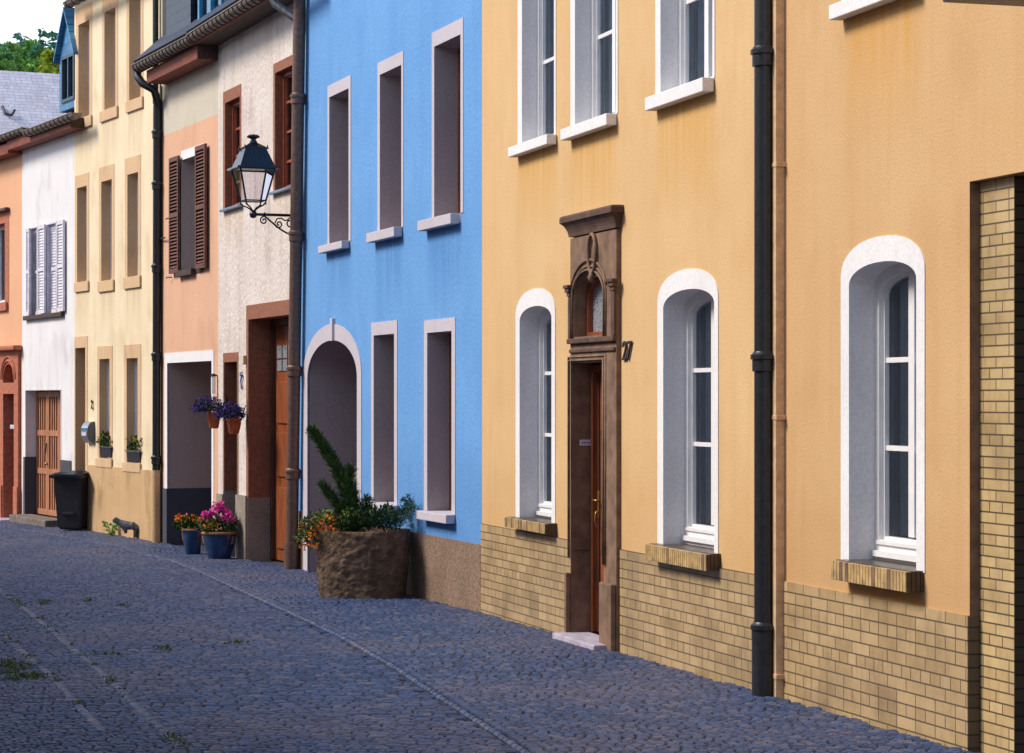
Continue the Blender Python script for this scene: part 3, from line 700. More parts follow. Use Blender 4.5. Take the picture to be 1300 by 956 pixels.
# ------------------------------------------------------------------ PEACH house
ph = []
t0, t1 = pe.t(231), pe.t(247.6); zt = pe.z(231, 203.5); zb = pe.z(231, 344)
w, op = rect_window(pe, t0, t1+.42, zt, zb, True, .22, 'white_trim', 'peach_reveal', 'frame', (t0-.09, t1+.05, zb, zb-.08, .07), (zb+.5,zb+1.0), True, (.03,.03,0), .12, 'wooddark'); ph.append(op)
def louvre(fr, x0, x1, z0, z1, o, m, name='shutter', ang=0, n=None):
    lift = .036 if m == 'shutter' else .044; dp = .002 if m == 'shutter' else .010
    mb = MB(); th = .035; y0, y1 = -o-th, -o
    mb.box(x0, x0+.045, y0, y1, z0, z1, m, .004); mb.box(x1-.045, x1, y0, y1, z0, z1, m, .004)
    for z in (z0, (z0+z1)/2-.03, z1-.06): mb.box(x0+.045, x1-.045, y0+.001, y1-.001, z, z+.06, m)
    k = z0+.07; st = .045
    while k < z1-.08:
        if not ((z0+z1)/2-.06 < k < (z0+z1)/2+.04):
            mb.mesh([(x0+.045,y0+dp,k),(x1-.045,y0+dp,k),(x1-.045,y1-dp,k+lift-.008),(x0+.045,y1-dp,k+lift-.008),(x0+.045,y0+dp,k+.007),(x1-.045,y0+dp,k+.007),(x1-.045,y1-dp,k+lift),(x0+.045,y1-dp,k+lift)],
                [(0,3,2,1),(4,5,6,7),(0,1,5,4),(1,2,6,5),(2,3,7,6),(3,0,4,7)], m)
        k += st
    mb.poly([(x0+.04,y1-.0005,z0+.02),(x1-.04,y1-.0005,z0+.02),(x1-.04,y1-.0005,z1-.02),(x0+.04,y1-.0005,z1-.02)], 'wooddark' if m == 'shutter' else m)
    s = mb.build(name, fr.root); return s
louvre(pe, pe.t(214.5,.06), pe.t(226,.06), zb-.02, zt+.06, .03, 'shutter'); 
louvre(pe, pe.t(247.6,.06), pe.t(260,.06), zb-.02, zt+.09, .03, 'shutter')
mb = MB()
for x, z in ((pe.t(213,.05), (zt+zb)/2), (pe.t(213.5,.05), zb-.06), (pe.t(260.5,.05), zb+.02)):
    mb.tube([(x,0,z),(x,-.06,z),(x-.05,-.065,z-.01)], .008, 'ink', 6)
mb.tube([(pe.t(205),-.03,zb+.48),(pe.t(214),-.05,zb+.48)], .010, 'ink', 6)
mb.build('shutter_catch', pe.root)
gg0, gg1 = pe.t(212.8), pe.t(269.3); gzt = pe.z(212.8, 461)
ph.append(rect(gg0, gg1, -.7, gzt))
mb = MB(); mb.region(rect(pe.t(209.4), pe.t(271.8), -.5, pe.z(209.4, 448.5)), [rect(gg0, gg1, -.6, gzt)], -.008, .02, 'white_trim')
e = .0
mb.poly([(gg0,0,-.5),(gg0,.95,-.5),(gg0,.95,gzt),(gg0,0,gzt)], 'peach_reveal'); mb.poly([(gg1,0,-.5),(gg1,.95,-.5),(gg1,.95,gzt),(gg1,0,gzt)], 'peach_reveal'); mb.poly([(gg0,0,gzt),(gg0,.95,gzt),(gg1,.95,gzt),(gg1,0,gzt)], 'peach_reveal')
gw = mb.build('garage_entrance', pe.root)
zsp = pe.z(212, 620)
mb = MB(); mb.box(gg0+.001, gg0+.005, -.012, .94, -.5, zsp, 'slate_paint'); mb.box(pe.t(208), gg0+.0008, -.016, -.0085, -.5, zsp-.003, 'slate_paint'); mb.build('painted_foot', gw)
mb = MB(); mb.poly([(gg0,.95,-.5),(gg1,.95,-.5),(gg1,.95,gzt),(gg0,.95,gzt)], 'doordark')
for k in range(10): mb.box(gg0+.02+k*(gg1-gg0)/10, gg0+(k+1)*(gg1-gg0)/10-.02, .92, .949, -.1, gzt-.1, 'doordark', .008)
mb.build('garage_door', pe.root)
zsplit = pe.z(276.7, 145); ztp = pe.z(276, 76.6)
mb = MB(); mb.region(rect(0, pe.len, zsplit, ztp+.1), [], 0, 0, 'grey_render', sides=False); mb.build('upper_wall', pe.root)
body(pe, ph, zsplit, 'peach')

# ------------------------------------------------------------------ CREAM house
ch = []
CD = .2
for rowi, row in enumerate((
    ((100,114,97,117,32,12.5,152,(94.5,153,116,148,14)), (133,147,130.2,150,16,-2,140.6,(126,142,145.5,135.5,14)), (164.5,179,161,182,-5,-22,127,(159,129.5,179.5,122.5,14))),
    ((98.3,110.5,95.5,113.2,239,224,359,(93.6,359,111.5,357.5,13)), (129,142.4,126,145.2,231,213.5,357,(123.5,357.5,143.5,355,14)), (162.2,175.8,158.9,179,222,202,352,(156,352.5,178.5,349.5,14.5))),
    ((126.6,139.5,123.9,143,456,440,581.4,None), (161.2,175.2,158,179.2,455,438,587,None)))):
    for (il, ir, ol, orr, ty, oty, by, s) in row:
        t0, t1 = cr_.t(il), cr_.t(ir); zt = cr_.z(il, ty)
        if s: zs = cr_.z(s[0], s[1], .03); sl = (cr_.t(s[0],.03), cr_.t(orr)+.02, zs, zs-s[4]*34/F, .03)
        else: zs = cr_.z(il, by); sl = (cr_.t(ol)-.02, cr_.t(orr)+.02, zs, zs-.13, .03)
        w, op = rect_window(cr_, t0, t1, zt, zs, True, CD-.02*rowi, 'tan_stone', None, 'frame', sl, [zs+(zt-zs)*.5], False, (t0-cr_.t(ol), cr_.t(orr)-t1, 0), cr_.z(ol, oty)-zt, curtain=((.0,1),), fw=.04)
        ch.append(op)
t0, t1 = cr_.t(96), cr_.t(108.6); zt = cr_.z(96, 442)
w, op = rect_window(cr_, t0, t1, zt, -.5, True, .25, 'tan_stone', None, 'doordark', None, (), False, (.05,.12,0), .17, name='doorway', glz=False)
mb = MB(); mb.box(t0, t1, .25, .29, -.5, zt, 'doordark'); 
for z0, z1 in ((.2,.8),(.95,1.8)): mb.box(t0+.12, t1-.12, .235, .2495, z0, z1, 'doordark', .01)
mb.build('door', cr_.root); ch.append(rect(t0, t1, -.7, zt))
czt = cr_.z(96, 0)+.05
body(cr_, ch, czt, 'cream')
zcp = (cr_.z(117,589.6)+cr_.z(193,598))/2
plinth(cr_, t1+.14, cr_.len-.02, zcp, [], 'cream_base', .02)
text(cr_, '2', 116.5, 514, .13, .02, 'ink', 'house_number', .9)
# wall niche hatch and cracks near the ground
mb = MB(); a_, b_ = cr_.at(130, 662, .03); mb.tube([(a_,-.03,b_),(a_+.5,-.03,b_-.02)], .012, 'ink', 6); mb.build('iron_bar', cr_.root)

# ------------------------------------------------------------------ WHITE house
w_h = []
for il, ir in ((37.7,47.2),(60,71.2)):
    t0, t1 = wh.t(il), wh.t(ir); zt = wh.z(37.7, 291); zb = wh.z(37.7, 401)
    w, op = rect_window(wh, t0, t1, zt, zb, True, .10, 'shutterwhite', None, 'frame', (wh.t(il-9 if il < 50 else 53,.06), wh.t(ir+6,.06), zb, zb-.07, .06), (), False, (.03,.02,0), .03, 'wooddark', glz=True); w_h.append(op)
    louvre(wh, t0+.02, t1-.02, zb+.01, zt-.01, -.08, 'shutterwhite')
    louvre(wh, wh.t(ir+.8,.05), wh.t(ir+9.2,.05), zb+.01, zt+.01, .02, 'shutterwhite')
louvre(wh, wh.t(32.8,.05), wh.t(36.8,.05), zb+.01, zt+.01, .02, 'shutterwhite')
t0, t1 = wh.t(32.6), wh.t(77.5); zt = wh.z(32.6, 495.7); gb = wh.z(45, 654)
w_h.append(rect(t0, t1, -.7, zt))
mb = MB(); mb.region(rect(t0-.03, t1+.03, -.5, zt+.03), [rect(t0, t1, -.6, zt)], -.005, .24, 'white'); gw = mb.build('garage_entrance', wh.root)
mb = MB(); mb.box(t0+.001, t0+.005, -.012, .19, -.5, wh.z(33,580), 'slate_paint'); mb.box(t0-.1, t0+.0008, -.015, -.0055, -.5, wh.z(33,580)-.002, 'slate_paint'); mb.build('painted_foot', gw); mb = MB(); mb.box(t1+.001, wh.t(91), -.015, -.0055, -.5, wh.z(80,584), 'slate_paint'); mb.build('painted_foot', gw)
mb = MB(); GD = .19; W = t1-t0; H = zt-gb
mb.box(t0+.006, t1-.001, GD+.03, GD+.05, gb-.1, zt, 'doordark')
for lf in range(3):
    x0, x1 = t0+.006+lf*(W-.007)/3, t0+.006+(lf+1)*(W-.007)/3-.006
    mb.box(x0, x0+.07, GD-.02, GD+.028, gb, zt-.01, 'garagewood', .004); mb.box(x1-.07, x1, GD-.02, GD+.028, gb, zt-.01, 'garagewood', .004)
    for z in (0, .33, .64, .955): mb.box(x0+.0705, x1-.0705, GD-.018, GD+.026, gb+z*H*.99, gb+z*H*.99+.09, 'garagewood', .004)
    nn = 4
    for k in range(nn):
        sx = x0+.08+(x1-x0-.16)*(k+.5)/nn; mb.box(sx-.028, sx+.028, GD-.005, GD+.024, gb+.08, zt-.1, 'garagewood', .004)
gdr = mb.build('garage_door', wh.root)
mb = MB(); mb.tube([(t0+W/3,-.0+GD-.02,gb+.82),(t0+W/3,GD-.06,gb+.82)], .02, 'brass', 10); mb.tube([(t0+W/3-.04,GD-.03,gb+1.15),(t0+W/3-.04,GD-.05,gb+.98)], .012, 'ink', 8); mb.build('handle', gdr, True)
ztww = wh.z(94, 163)
body(wh, w_h, ztww+.08, 'white')
mb = MB(); gs = wh.ground(.5)
mb.box(wh.t(33), wh.t(80), -.28, .1, gs-.1, gb-.006, 'greystone', .02); mb.build('doorstep', wh.root)

# ------------------------------------------------------------------ ORANGE house
oh = []
OL = og.len
t0, t1 = og.t(-14), og.t(6.5); zt = og.z(6.5, 283); zb = og.z(6.5, 384)
w, op = rect_window(og, t0, t1, zt, zb, True, .2, 'redstone', None, 'frame', (t0-.2, t1+.2, zb, zb-.14, .05), (), True, (.24,.24,.0), .18, 'redstone'); oh.append(op)
mb = MB(); mb.box(t0-.3, t1+.3, -.09, -.007, zt+.185, zt+.24, 'brownstone_dark', .015); mb.build('hood', w)
t0, t1 = og.t(7.6), og.t(21.3); tt0 = og.z(8, 498); z1_ = og.z(14, 462)
dtp = og.z(8, 500); gO = og.ground(t0)+.03
oh += [rect(t0, t1, -.7, dtp), archp(t0, t1, og.z(8, 486), z1_-.25, z1_, 16)]
mb = MB(); mb.region(rect(t0-.24, t1+.24, -.5, og.z(3, 446)), [rect(t0, t1, -.6, dtp), archp(t0, t1, og.z(8, 486), z1_-.25, z1_, 16)], -.05, .28, 'redstone')
mb.box(t0-.34, t1+.34, -.16, .0, og.z(3,446), og.z(3,446)+.08, 'redstone', .03)
mb.box(t0-.27, t0-.03, -.08, -.0505, -.5, og.z(3, 615), 'redstone', .02); mb.box(t1+.03, t1+.27, -.08, -.0505, -.5, og.z(3, 615), 'redstone', .02)
for k in range(2):
    mb.tube([(x,-.055,z) for x, z in archp(t0-.04-.07*k, t1+.04+.07*k, z1_-.5, z1_-.25, z1_+.05+.07*k, 16)[2:]], .018, 'redstone', 8)
ow = mb.build('doorway', og.root)
mb = MB(); mb.box(t0, t1, .28, .32, -.4, z1_, 'doordark'); mb.box(t0+.1, t1-.1, .262, .2795, .2, 1.0, 'doordark', .01); mb.build('door', og.root)
mb = MB(); x_, z_ = og.at(17, 543, -.1)
mb.box(t0+.05, t0+.35, .05, .2, z_-.02, z_+.05, 'plate', .01); mb.build('letter_slot', og.root)
zto = og.z(28, 203)
body(og, oh, wh.z(30,186)+.08, 'orange')
mb = MB(); mb.box(t0-.3, t1+.1, -.3, .2, -.5, gO-.004, 'stepstone', .015); mb.build('doorstep', og.root)

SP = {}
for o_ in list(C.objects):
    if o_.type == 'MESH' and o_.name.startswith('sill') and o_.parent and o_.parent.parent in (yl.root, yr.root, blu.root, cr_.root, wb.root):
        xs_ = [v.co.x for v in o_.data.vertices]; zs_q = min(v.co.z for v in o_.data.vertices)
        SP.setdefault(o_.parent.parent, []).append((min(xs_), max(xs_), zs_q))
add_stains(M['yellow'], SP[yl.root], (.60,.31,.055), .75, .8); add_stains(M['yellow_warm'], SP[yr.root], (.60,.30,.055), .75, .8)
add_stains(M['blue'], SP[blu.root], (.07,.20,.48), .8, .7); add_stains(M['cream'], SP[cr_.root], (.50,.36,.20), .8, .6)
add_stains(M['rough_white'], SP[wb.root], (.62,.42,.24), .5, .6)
# ------------------------------------------------------------------ eaves, gutters, roofs, dormers
def gutter(fr, x0, y0, x1, y1, o, r=.075, seam=.38, name='gutter', par=None, m='zinc'):
    """half round gutter along the eave, its outer lip passing through two measured points"""
    tA, zA = fr.at(x0, y0, o); tB, zB = fr.at(x1, y1, o); z = (zA+zB)/2
    mb = MB(); n = 10; V = []; y = -o+r
    def ring(t, rr, a0=-5, a1=185): return [(t, y-rr*math.cos(R(a0+(a1-a0)*k/n)), z-rr*math.sin(R(a0+(a1-a0)*k/n))) for k in range(n+1)]
    A, B = ring(tA, r), ring(tB, r)
    for k in range(n): mb.poly([A[k], A[k+1], B[k+1], B[k]], m)
    A2, B2 = ring(tA, r-.006), ring(tB, r-.006)
    for k in range(n): mb.poly([A2[k], B2[k], B2[k+1], A2[k+1]], m)
    mb.poly(A, m); mb.poly(B[::-1], m)
    mb.tube([(tA,-o,z+.006),(tB,-o,z+.006)], .011, m, 8)
    t = tA+seam*.5
    sb = mb
    while t < tB:
        P = [(t, y-(r+.004)*math.cos(R(a)), z-(r+.004)*math.sin(R(a))) for a in range(0,181,18)]
        sb.tube(P, .009, 'zincband', 6); t += seam
    g = sb.build(name, par or fr.root, True, angle=45)
    return tA, tB, z
# peach
tA, tB, zG = gutter(pe, 167, 84, 238, 46, .42, .085, .17)
zf1, zf0 = pe.z(251.6,56,.27), pe.z(251.6,74,.27)
mb = MB(); mb.box(pe.t(186,.27), pe.len-.002, -.27, -.001, zf0, zf1, 'woodred', .006); mb.box(pe.len-.001, pe.len+.006, -.265, -.002, zf0+.004, zf1-.004, 'wooddark'); mb.build('eaves_box', pe.root)
def roof(fr, L0, L1, z, o, pitch, depth, m, th=.06, name='roof'):
    a = R(pitch); mb = MB()
    y1 = -o+depth; z1 = z+depth*math.tan(a)
    o_ = MB(); o_.box(L0, L1, 0, math.hypot(depth, z1-z), 0, th, m)
    # build in its own plane so the slate courses follow the slope
    me = MB(); L = math.hypot(depth, z1-z)
    me.box(L0, L1, -th, 0, 0, L, m)
    ob = me.build(name, fr.root); ob.location = (0, -o, z); ob.rotation_euler = (-(math.pi/2-a), 0, 0)
    return ob
roof(pe, -.02, pe.len, zG+.02, .36, 42, 4.5, 'slate_dark')
tA2, tB2, zG2 = gutter(wb, 237, 43.5, 372, -38, .42, .085, .2)
mb = MB(); zs_ = ztw
mb.box(-.12, wb.len-.02, -.30, -.001, zs_-.012, zs_+.02, 'wooddark'); mb.box(-.12, wb.len-.02, -.325, -.301, zs_-.02, zs_+.16, 'woodred', .004); mb.build('eaves_board', wb.root)
roof(wb, -.04, wb.len, zG2+.02, .36, 42, 4.5, 'slate_dark')
# blue / yellow houses roofs above the picture
for fr, zt_ in ((blu,7.6),(yl,7.4),(yr,7.4)):
    roof(fr, 0.01, fr.len-.01, zt_-.25, .35, 40, 4.5, 'slate_dark')
    mb = MB(); mb.box(0.01, fr.len-.01, -.3, -.002, zt_-.16, zt_-.12, 'wooddark'); mb.build('eaves_board', fr.root)
    mb = MB()
    for q in (0.0, fr.len):
        pass
# cream: gutter just above the frame, its left end sticks out over the white house
gutter(cr_, 80, 3, 206, -62, .32, .07, .3)
roof(cr_, -.25, cr_.len, czt+.02, .26, 40, 4, 'slate_dark')
mb = MB(); mb.box(-.2, cr_.len, -.25, -.002, czt-.02, czt+.01, 'wooddark'); mb.build('eaves_board', cr_.root)
# white and orange: common eave
gutter(wh, 28, 163, 91, 148, .36, .08, .24)
tq, zE = wh.at(91, 157, .22)
mb = MB(); mb.box(-.05, tq, -.24, -.001, zE-.06, zE+.10, 'woodred', .006); mb.box(tq+.0005, tq+.006, -.235, -.002, zE-.055, zE+.095, 'wooddark'); mb.build('eaves_box', wh.root)
gutter(og, -60, 186, 28, 170, .36, .08, .24)
mb = MB(); mb.box(0, OL+.02, -.24, -.001, zE-.11, zE+.06, 'woodred', .006); mb.build('eaves_box', og.root)
for fr in (wh, og):
    mb = MB(); mb.box(0.0, fr.len, -.2, 5, zE+.105, zE+.14, 'slate_dark'); mb.build('roof', fr.root)
# slate dormer on the white house
dx0, dx1 = wh.t(75.5, 0), wh.t(98, 0)
dz0, dz1, dz2 = wh.z(78, 142), wh.z(78, 72), wh.z(86.5, 16)
mb = MB(); cxm = (dx0+dx1)/2
win = rect(dx0+.16, dx1-.12, dz0+.12, dz1-.02)
mb.region([(dx0,dz0),(dx1,dz0),(dx1,dz1),(cxm,dz2),(dx0,dz1)], [win], .0, .08, 'slate_blue')
mb.poly([(dx1,0,dz0),(dx1,2.2,dz0),(dx1,2.2,dz1),(dx1,0,dz1)], 'slate_blue'); mb.poly([(dx0,0,dz0),(dx0,2.2,dz0),(dx0,2.2,dz1),(dx0,0,dz1)], 'slate_blue')
dm = mb.build('dormer', wh.root)
mb = MB()
for a, b_ in (((dx0-.07,dz1-.09),(cxm,dz2+.03)), ((cxm,dz2+.03),(dx1+.07,dz1-.09))):
    mb.mesh([(a[0],-.08,a[1]),(b_[0],-.08,b_[1]),(b_[0],2.2,b_[1]),(a[0],2.2,a[1]),(a[0],-.08,a[1]+.05),(b_[0],-.08,b_[1]+.05),(b_[0],2.2,b_[1]+.05),(a[0],2.2,a[1]+.05)], [(0,3,2,1),(4,5,6,7),(0,1,5,4),(1,2,6,5),(2,3,7,6),(3,0,4,7)], 'slate_blue')
mb.build('dormer_roof', dm)
mb = MB(); inn = rect(win[0][0]+.05, win[1][0]-.05, win[0][1]+.05, win[2][1]-.05)
mb.region(win, [inn], -.02, .06, 'navyframe'); mb.box((win[0][0]+win[1][0])/2-.025, (win[0][0]+win[1][0])/2+.025, -.015, .05, win[0][1]+.02, win[2][1]-.02, 'navyframe'); mb.build('frame', dm)
MB().region(inn, [], .03, .03, 'glass', sides=False).build('pane', dm)
mb = MB(); mb.poly([(win[0][0]-.1,.3,win[0][1]-.1),(win[1][0]+.1,.3,win[0][1]-.1),(win[1][0]+.1,.3,win[2][1]+.1),(win[0][0]-.1,.3,win[2][1]+.1)], 'dark'); mb.build('interior', dm)
# dormers on the peach and roughcast houses
def box_dormer(fr, x0, x1, zb, zt, o, front, window, n, name='dormer'):
    mb = MB(); win = rect(x0+window[0], x1-window[1], zb+.08, zt-.12)
    mb.region(rect(x0, x1, zb, zt), [win] if n else [], -o, -o+.06, front)
    mb.poly([(x1,-o,zb),(x1,2.6,zb),(x1,2.6,zt),(x1,-o,zt)], front); mb.poly([(x0,-o,zb),(x0,2.6,zb),(x0,2.6,zt),(x0,-o,zt)], front)
    mb.box(x0-.06, x1+.06, -o-.1, 2.7, zt+.001, zt+.06, 'slate_dark')
    dm = mb.build(name, fr.root)
    if n:
        mb = MB(); inn = []; W = (win[1][0]-win[0][0])/n
        for k in range(n): inn.append(rect(win[0][0]+k*W+.05, win[0][0]+(k+1)*W-.03, win[0][1]+.06, win[2][1]-.05))
        mb.region(win, inn, -o-.03, -o+.05, 'blueframe'); mb.build('frame', dm)
        for q in inn: MB().region(q, [], -o+.02, -o+.02, 'glass', sides=False).build('pane', dm)
        mb = MB(); mb.poly([(win[0][0],-o+.35,win[0][1]),(win[1][0],-o+.35,win[0][1]),(win[1][0],-o+.35,win[2][1]),(win[0][0],-o+.35,win[2][1])], 'dark'); mb.build('interior', dm)
    return dm
box_dormer(pe, pe.t(211,.12), pe.t(242,.12), zG-.02, zG+1.25, .12, 'slate_dark', (.05,.05), 0)
box_dormer(wb, wb.t(238,.12), wb.t(287,.12), zG2-.02, zG2+1.25, .12, 'slate_dark', (.12,.12), 3)

# ------------------------------------------------------------------ labels of the houses
tag(yl.root, 'yellow plastered house number 27 with brown sandstone doorway and tiled base', 'house')
tag(yr.root, 'yellow house right of the black drainpipe with single arched window and brick lined entrance', 'house')
tag(blu.root, 'bright blue plastered house with lilac framed windows and round archway', 'house')
tag(wb.root, 'off white roughcast house with brown window frames and wide brown doorway', 'house')
tag(pe.root, 'peach house with brown louvred shutters and open garage entrance', 'house')
tag(cr_.root, 'tall cream house with three rows of narrow tan stone windows', 'house')
tag(wh.root, 'white house with pale shutters above an orange wooden garage door', 'house')
tag(og.root, 'orange house at the far left with carved red sandstone doorway', 'house')

# ------------------------------------------------------------------ drainpipes
def pipe(name, label, fr, top, bot, r, m, collars, o=.07, colm=None, extra=None, base=None):
    (xt, yt), (xb, yb) = top, bot; rt_ = fr.w(fr.t(xb,o), o, 0); root = empty('drainpipe', (rt_.x, rt_.y, 0), fr.rz)
    tag(root, label, 'drainpipe')
    t0 = fr.t(xb,o); T = fr.t(xt,o)-t0; zt, zb = fr.z(xt,yt,o), fr.z(xb,yb,o)
    def P(z): return (T*(z-zb)/(zt-zb), 0, z)
    mb = MB(); pts = [P(zb-.1), P(zt+.9)] if not extra else [P(zb-.1), P(zt)]+extra(t0)
    mb.tube(pts, r, m, 20); mb.build('pipe', root, True, angle=50)
    for y in collars:
        z = fr.z(xb, y, o); p = P(z); cm = colm or m
        mb = MB(); mb.lathe([(r,-.07),(r+.012,-.065),(r+.012,.0),(r+.022,.005),(r+.022,.03),(r+.012,.035),(r+.004,.05),(r,.05)], cm, 20, (p[0],0,z)); 
        mb.box(p[0]-.01, p[0]+.01, .0, o, z+.005, z+.025, cm); mb.build('collar', root, True, angle=40)
    if base:
        z = fr.z(xb, base, o); p = P(z); mb = MB(); mb.tube([P(zb-.1), P(z)], r+.014, m, 20); mb.build('boot', root, True, angle=50)
    return root
pipe('drainpipe', 'thick black cast iron drainpipe between the two yellow house fronts', yl, (970,20), (970,866), .058, 'blackpipe', (70, 457, 800), .09, base=800)
pipe('drainpipe', 'brown drainpipe leaning between roughcast house and blue house', wb, (380,20), (370,722), .068, 'brownpipe', (128, 300, 470, 600), .10, base=688)
def ex(t0): return [(q-t0, -(o_-.07), z) for q, o_, z in ((pe.t(200,.07), .07, pe.z(200,128,.07)), (pe.t(192,.2), .16, pe.z(192,116,.16)), (pe.t(181,.3), .30, pe.z(181,106,.30)), (pe.t(174.5,.34), .335, pe.z(174.5,98,.335)), (pe.t(173.5,.34), .335, pe.z(173.5,88,.335)))]
pipe('drainpipe', 'dark drainpipe with curved neck between cream and peach houses', pe, (199.5,140), (198.5,590), .055, 'blackpipe', (170, 235, 340, 452, 583), .07, extra=ex)
# upper pipe of the cream house
rt_ = cr_.w(cr_.t(197.5,.06), .06, 0); root = empty('drainpipe', (rt_.x, rt_.y, 0), cr_.rz); tag(root, 'slim dark drainpipe coming down the cream house from its high eave', 'drainpipe')
mb = MB(); mb.tube([(0,0,cr_.z(197,132,.06)),(0,0,czt+.3)], .04, 'blackpipe', 16); mb.build('pipe', root, True, angle=50)
# painted lower piece of pipe
rt_ = pe.w(pe.t(198.5,.07), .07, 0); root = empty('drainpipe', (rt_.x, rt_.y, 0), pe.rz); tag(root, 'ochre painted foot of the drainpipe at the corner of the cream house', 'drainpipe')
zt_ = pe.z(198.5,597,.07); mb = MB(); mb.tube([(0,0,-.1),(0,0,zt_)], .062, 'cream_base', 16); mb.build('pipe', root, True, angle=50)
# square tan conduit by the black pipe, thin cable at the peach house
rt_ = yr.w(yr.t(988.5,.03), .03, 0); root = empty('conduit', (rt_.x, rt_.y, 0), yr.rz); tag(root, 'slim tan square conduit running beside the black drainpipe', 'conduit')
mb = MB(); mb.box(-.028, .028, -.03, .029, -.2, 5.2, 'tanpipe', .006); mb.build('duct', root)
for y in (208, 530, 860):
    z = yr.z(988, y, .06); mb = MB(); mb.box(-.036, .045, -.034, .0295, z-.014, z+.014, 'tanpipe', .004); mb.build('clip', root)
mb = MB(); rt_ = pe.w(pe.t(205,.015), .015, 0)
mb.tube([(0,0,-.1),(0,0,2),(0.01,0,ztp)], .010, 'cord', 6); o = mb.build('cable', None, loc=(rt_.x, rt_.y, 0), rot=(0,0,pe.rz)); tag(o, 'thin black cable running down beside the peach house drainpipe', 'cable')
# zinc elbow joining the roughcast gutter to the brown pipe
a = wb.w(wb.t(345,.34), .34, wb.z(345,-2,.34)); b_ = wb.w(wb.t(379.5,.10), .10, wb.z(379.5,27,.10))
mb = MB(); mid = (a+b_)/2
up = Vector((0,0,.12)); mb.tube([(0,0,.15), (0,0,.02), ((b_-a)*.12+Vector((0,0,-.03))), (b_-a)*.9, (b_-a)], .045, 'greypipe', 16); o = mb.build('gutter_elbow', None, True, loc=a, angle=50); tag(o, 'slanting grey zinc elbow pipe under the gutter of the roughcast house', 'pipe')

# ------------------------------------------------------------------ street lamp on wrought iron bracket
o_l = .47
base_t = wb.t(374, .02)
zarm = wb.z(322, 272, o_l)
rt_ = wb.w(base_t, 0, 0); lamp = empty('street_lamp', (rt_.x, rt_.y, 0), wb.rz)
tag(lamp, 'black lantern street lamp on scrolled wrought iron bracket beside brown drainpipe', 'street lamp')
# local: -y is out from the wall; find arm length so that the lantern stands at photo column 322
for o_l in [x*.01 for x in range(30,70)]:
    if wb.t(322, o_l) >= base_t-.0: break
AL = o_l
zarm = wb.z(322, 272, AL)
mb = MB(); mb.tube([(0,-.0,zarm),(0,-AL,zarm)], .016, 'blacksteel', 12); mb.tube([(0,-.0,zarm+.0),(0,-.0-.012,zarm)], .05, 'blacksteel', 12)
mb.lathe([(0,-.045),(.03,-.035),(.045,0),(.03,.035),(0,.045)], 'blacksteel', 14, (0,-AL,zarm))
mb.lathe([(0,-.03),(.026,-.0),(0,.03)], 'blacksteel', 10, (0,-AL+.13,zarm))
mb.box(-.02,.02,-.012,0,zarm-.26,zarm+.06,'blacksteel',.004)
def spiral(cy, cz, r0, turns, a0, s=1, n=30, rad=.0085):
    P = []
    for k in range(n+1):
        u = k/n; r = r0*(1-.8*u); a = a0+s*turns*2*math.pi*u; P.append((0, cy+r*math.cos(a), cz+r*math.sin(a)))
    mb.tube(P, rad, 'blacksteel', 8)
    return P[0]
# big S curve from ball to the wall foot
P = []
for k in range(21):
    u = k/20; P.append((0, -AL+.13+(AL-.13)*u, zarm-.02-.20*math.sin(u*math.pi/2)**1.1))
mb.tube(P, .010, 'blacksteel', 8)
spiral(-AL+.12, zarm-.065, .045, 1.3, R(90), 1); spiral(-.20, zarm-.10, .045, 1.3, R(180), 1); spiral(-.07, zarm-.085, .062, 1.4, R(90), -1)
mb.tube([(0,-.245,zarm-.09),(0,-.22,zarm-.04),(0,-.17,zarm-.035),(0,-.13,zarm-.06),(0,-.1,zarm-.05),(0,-.07,zarm-.025)], .008, 'blacksteel', 8)
mb.build('bracket', lamp, True, angle=50)
sc = 26.0/F
zb_, zt_ = zarm+(272-255)*sc, zarm+(272-215)*sc     # glass bottom / top
hb, ht = 13*sc, 22.5*sc
def sq(h, z, c=(0,-AL)): return [(c[0]-h, c[1]-h, z), (c[0]+h, c[1]-h, z), (c[0]+h, c[1]+h, z), (c[0]-h, c[1]+h, z)]
RZ = R(-10)
mb = MB()
A, B = sq(hb, zb_), sq(ht, zt_)
for k in range(4): mb.tube([A[k], B[k]], .011, 'blacksteel', 6)
for k in range(4):
    mb.tube([A[k], A[(k+1)%4]], .009, 'blacksteel', 6); mb.tube([B[k], B[(k+1)%4]], .012, 'blacksteel', 6)
for k in range(4):
    a = A[k]; mb.tube([(a[0],a[1],a[2]-.02),(a[0]*.8,-AL+(a[1]+AL)*.8,zb_-.05),(a[0]*.45,-AL+(a[1]+AL)*.45,zb_-.07),(0,-AL,zarm+.03)], .009, 'blacksteel', 6)
    mb.tube([(a[0],a[1],a[2]+.01),(a[0],a[1],a[2]-.05)], [.012,.003], 'blacksteel', 6)
mb.build('cage', lamp, True, angle=50)
mb = MB()
for k in range(4): 
    q = [Vector(A[k]), Vector(A[(k+1)%4]), Vector(B[(k+1)%4]), Vector(B[k])]; mb.poly(q, 'lampglass')
mb.build('lamp_glass', lamp)
mb = MB(); z0 = zt_+.0
levels = [(ht+.045, z0+.0), (ht+.04, z0+.018), (ht-.0, z0+.025), (ht-.075, z0+(215-190)*sc), (ht-.07, z0+(216-190)*sc+.01), (ht-.10, z0+.255), (.045, z0+.285), (.03,z0+.30)]
V = []; Fc = []
for h, z in levels: V += sq(h, z)
for i in range(len(levels)-1):
    for k in range(4): Fc.append((i*4+k, i*4+(k+1)%4, (i+1)*4+(k+1)%4, (i+1)*4+k))
Fc.append((3,2,1,0)); mb.mesh(V, Fc, 'blacksteel'); 
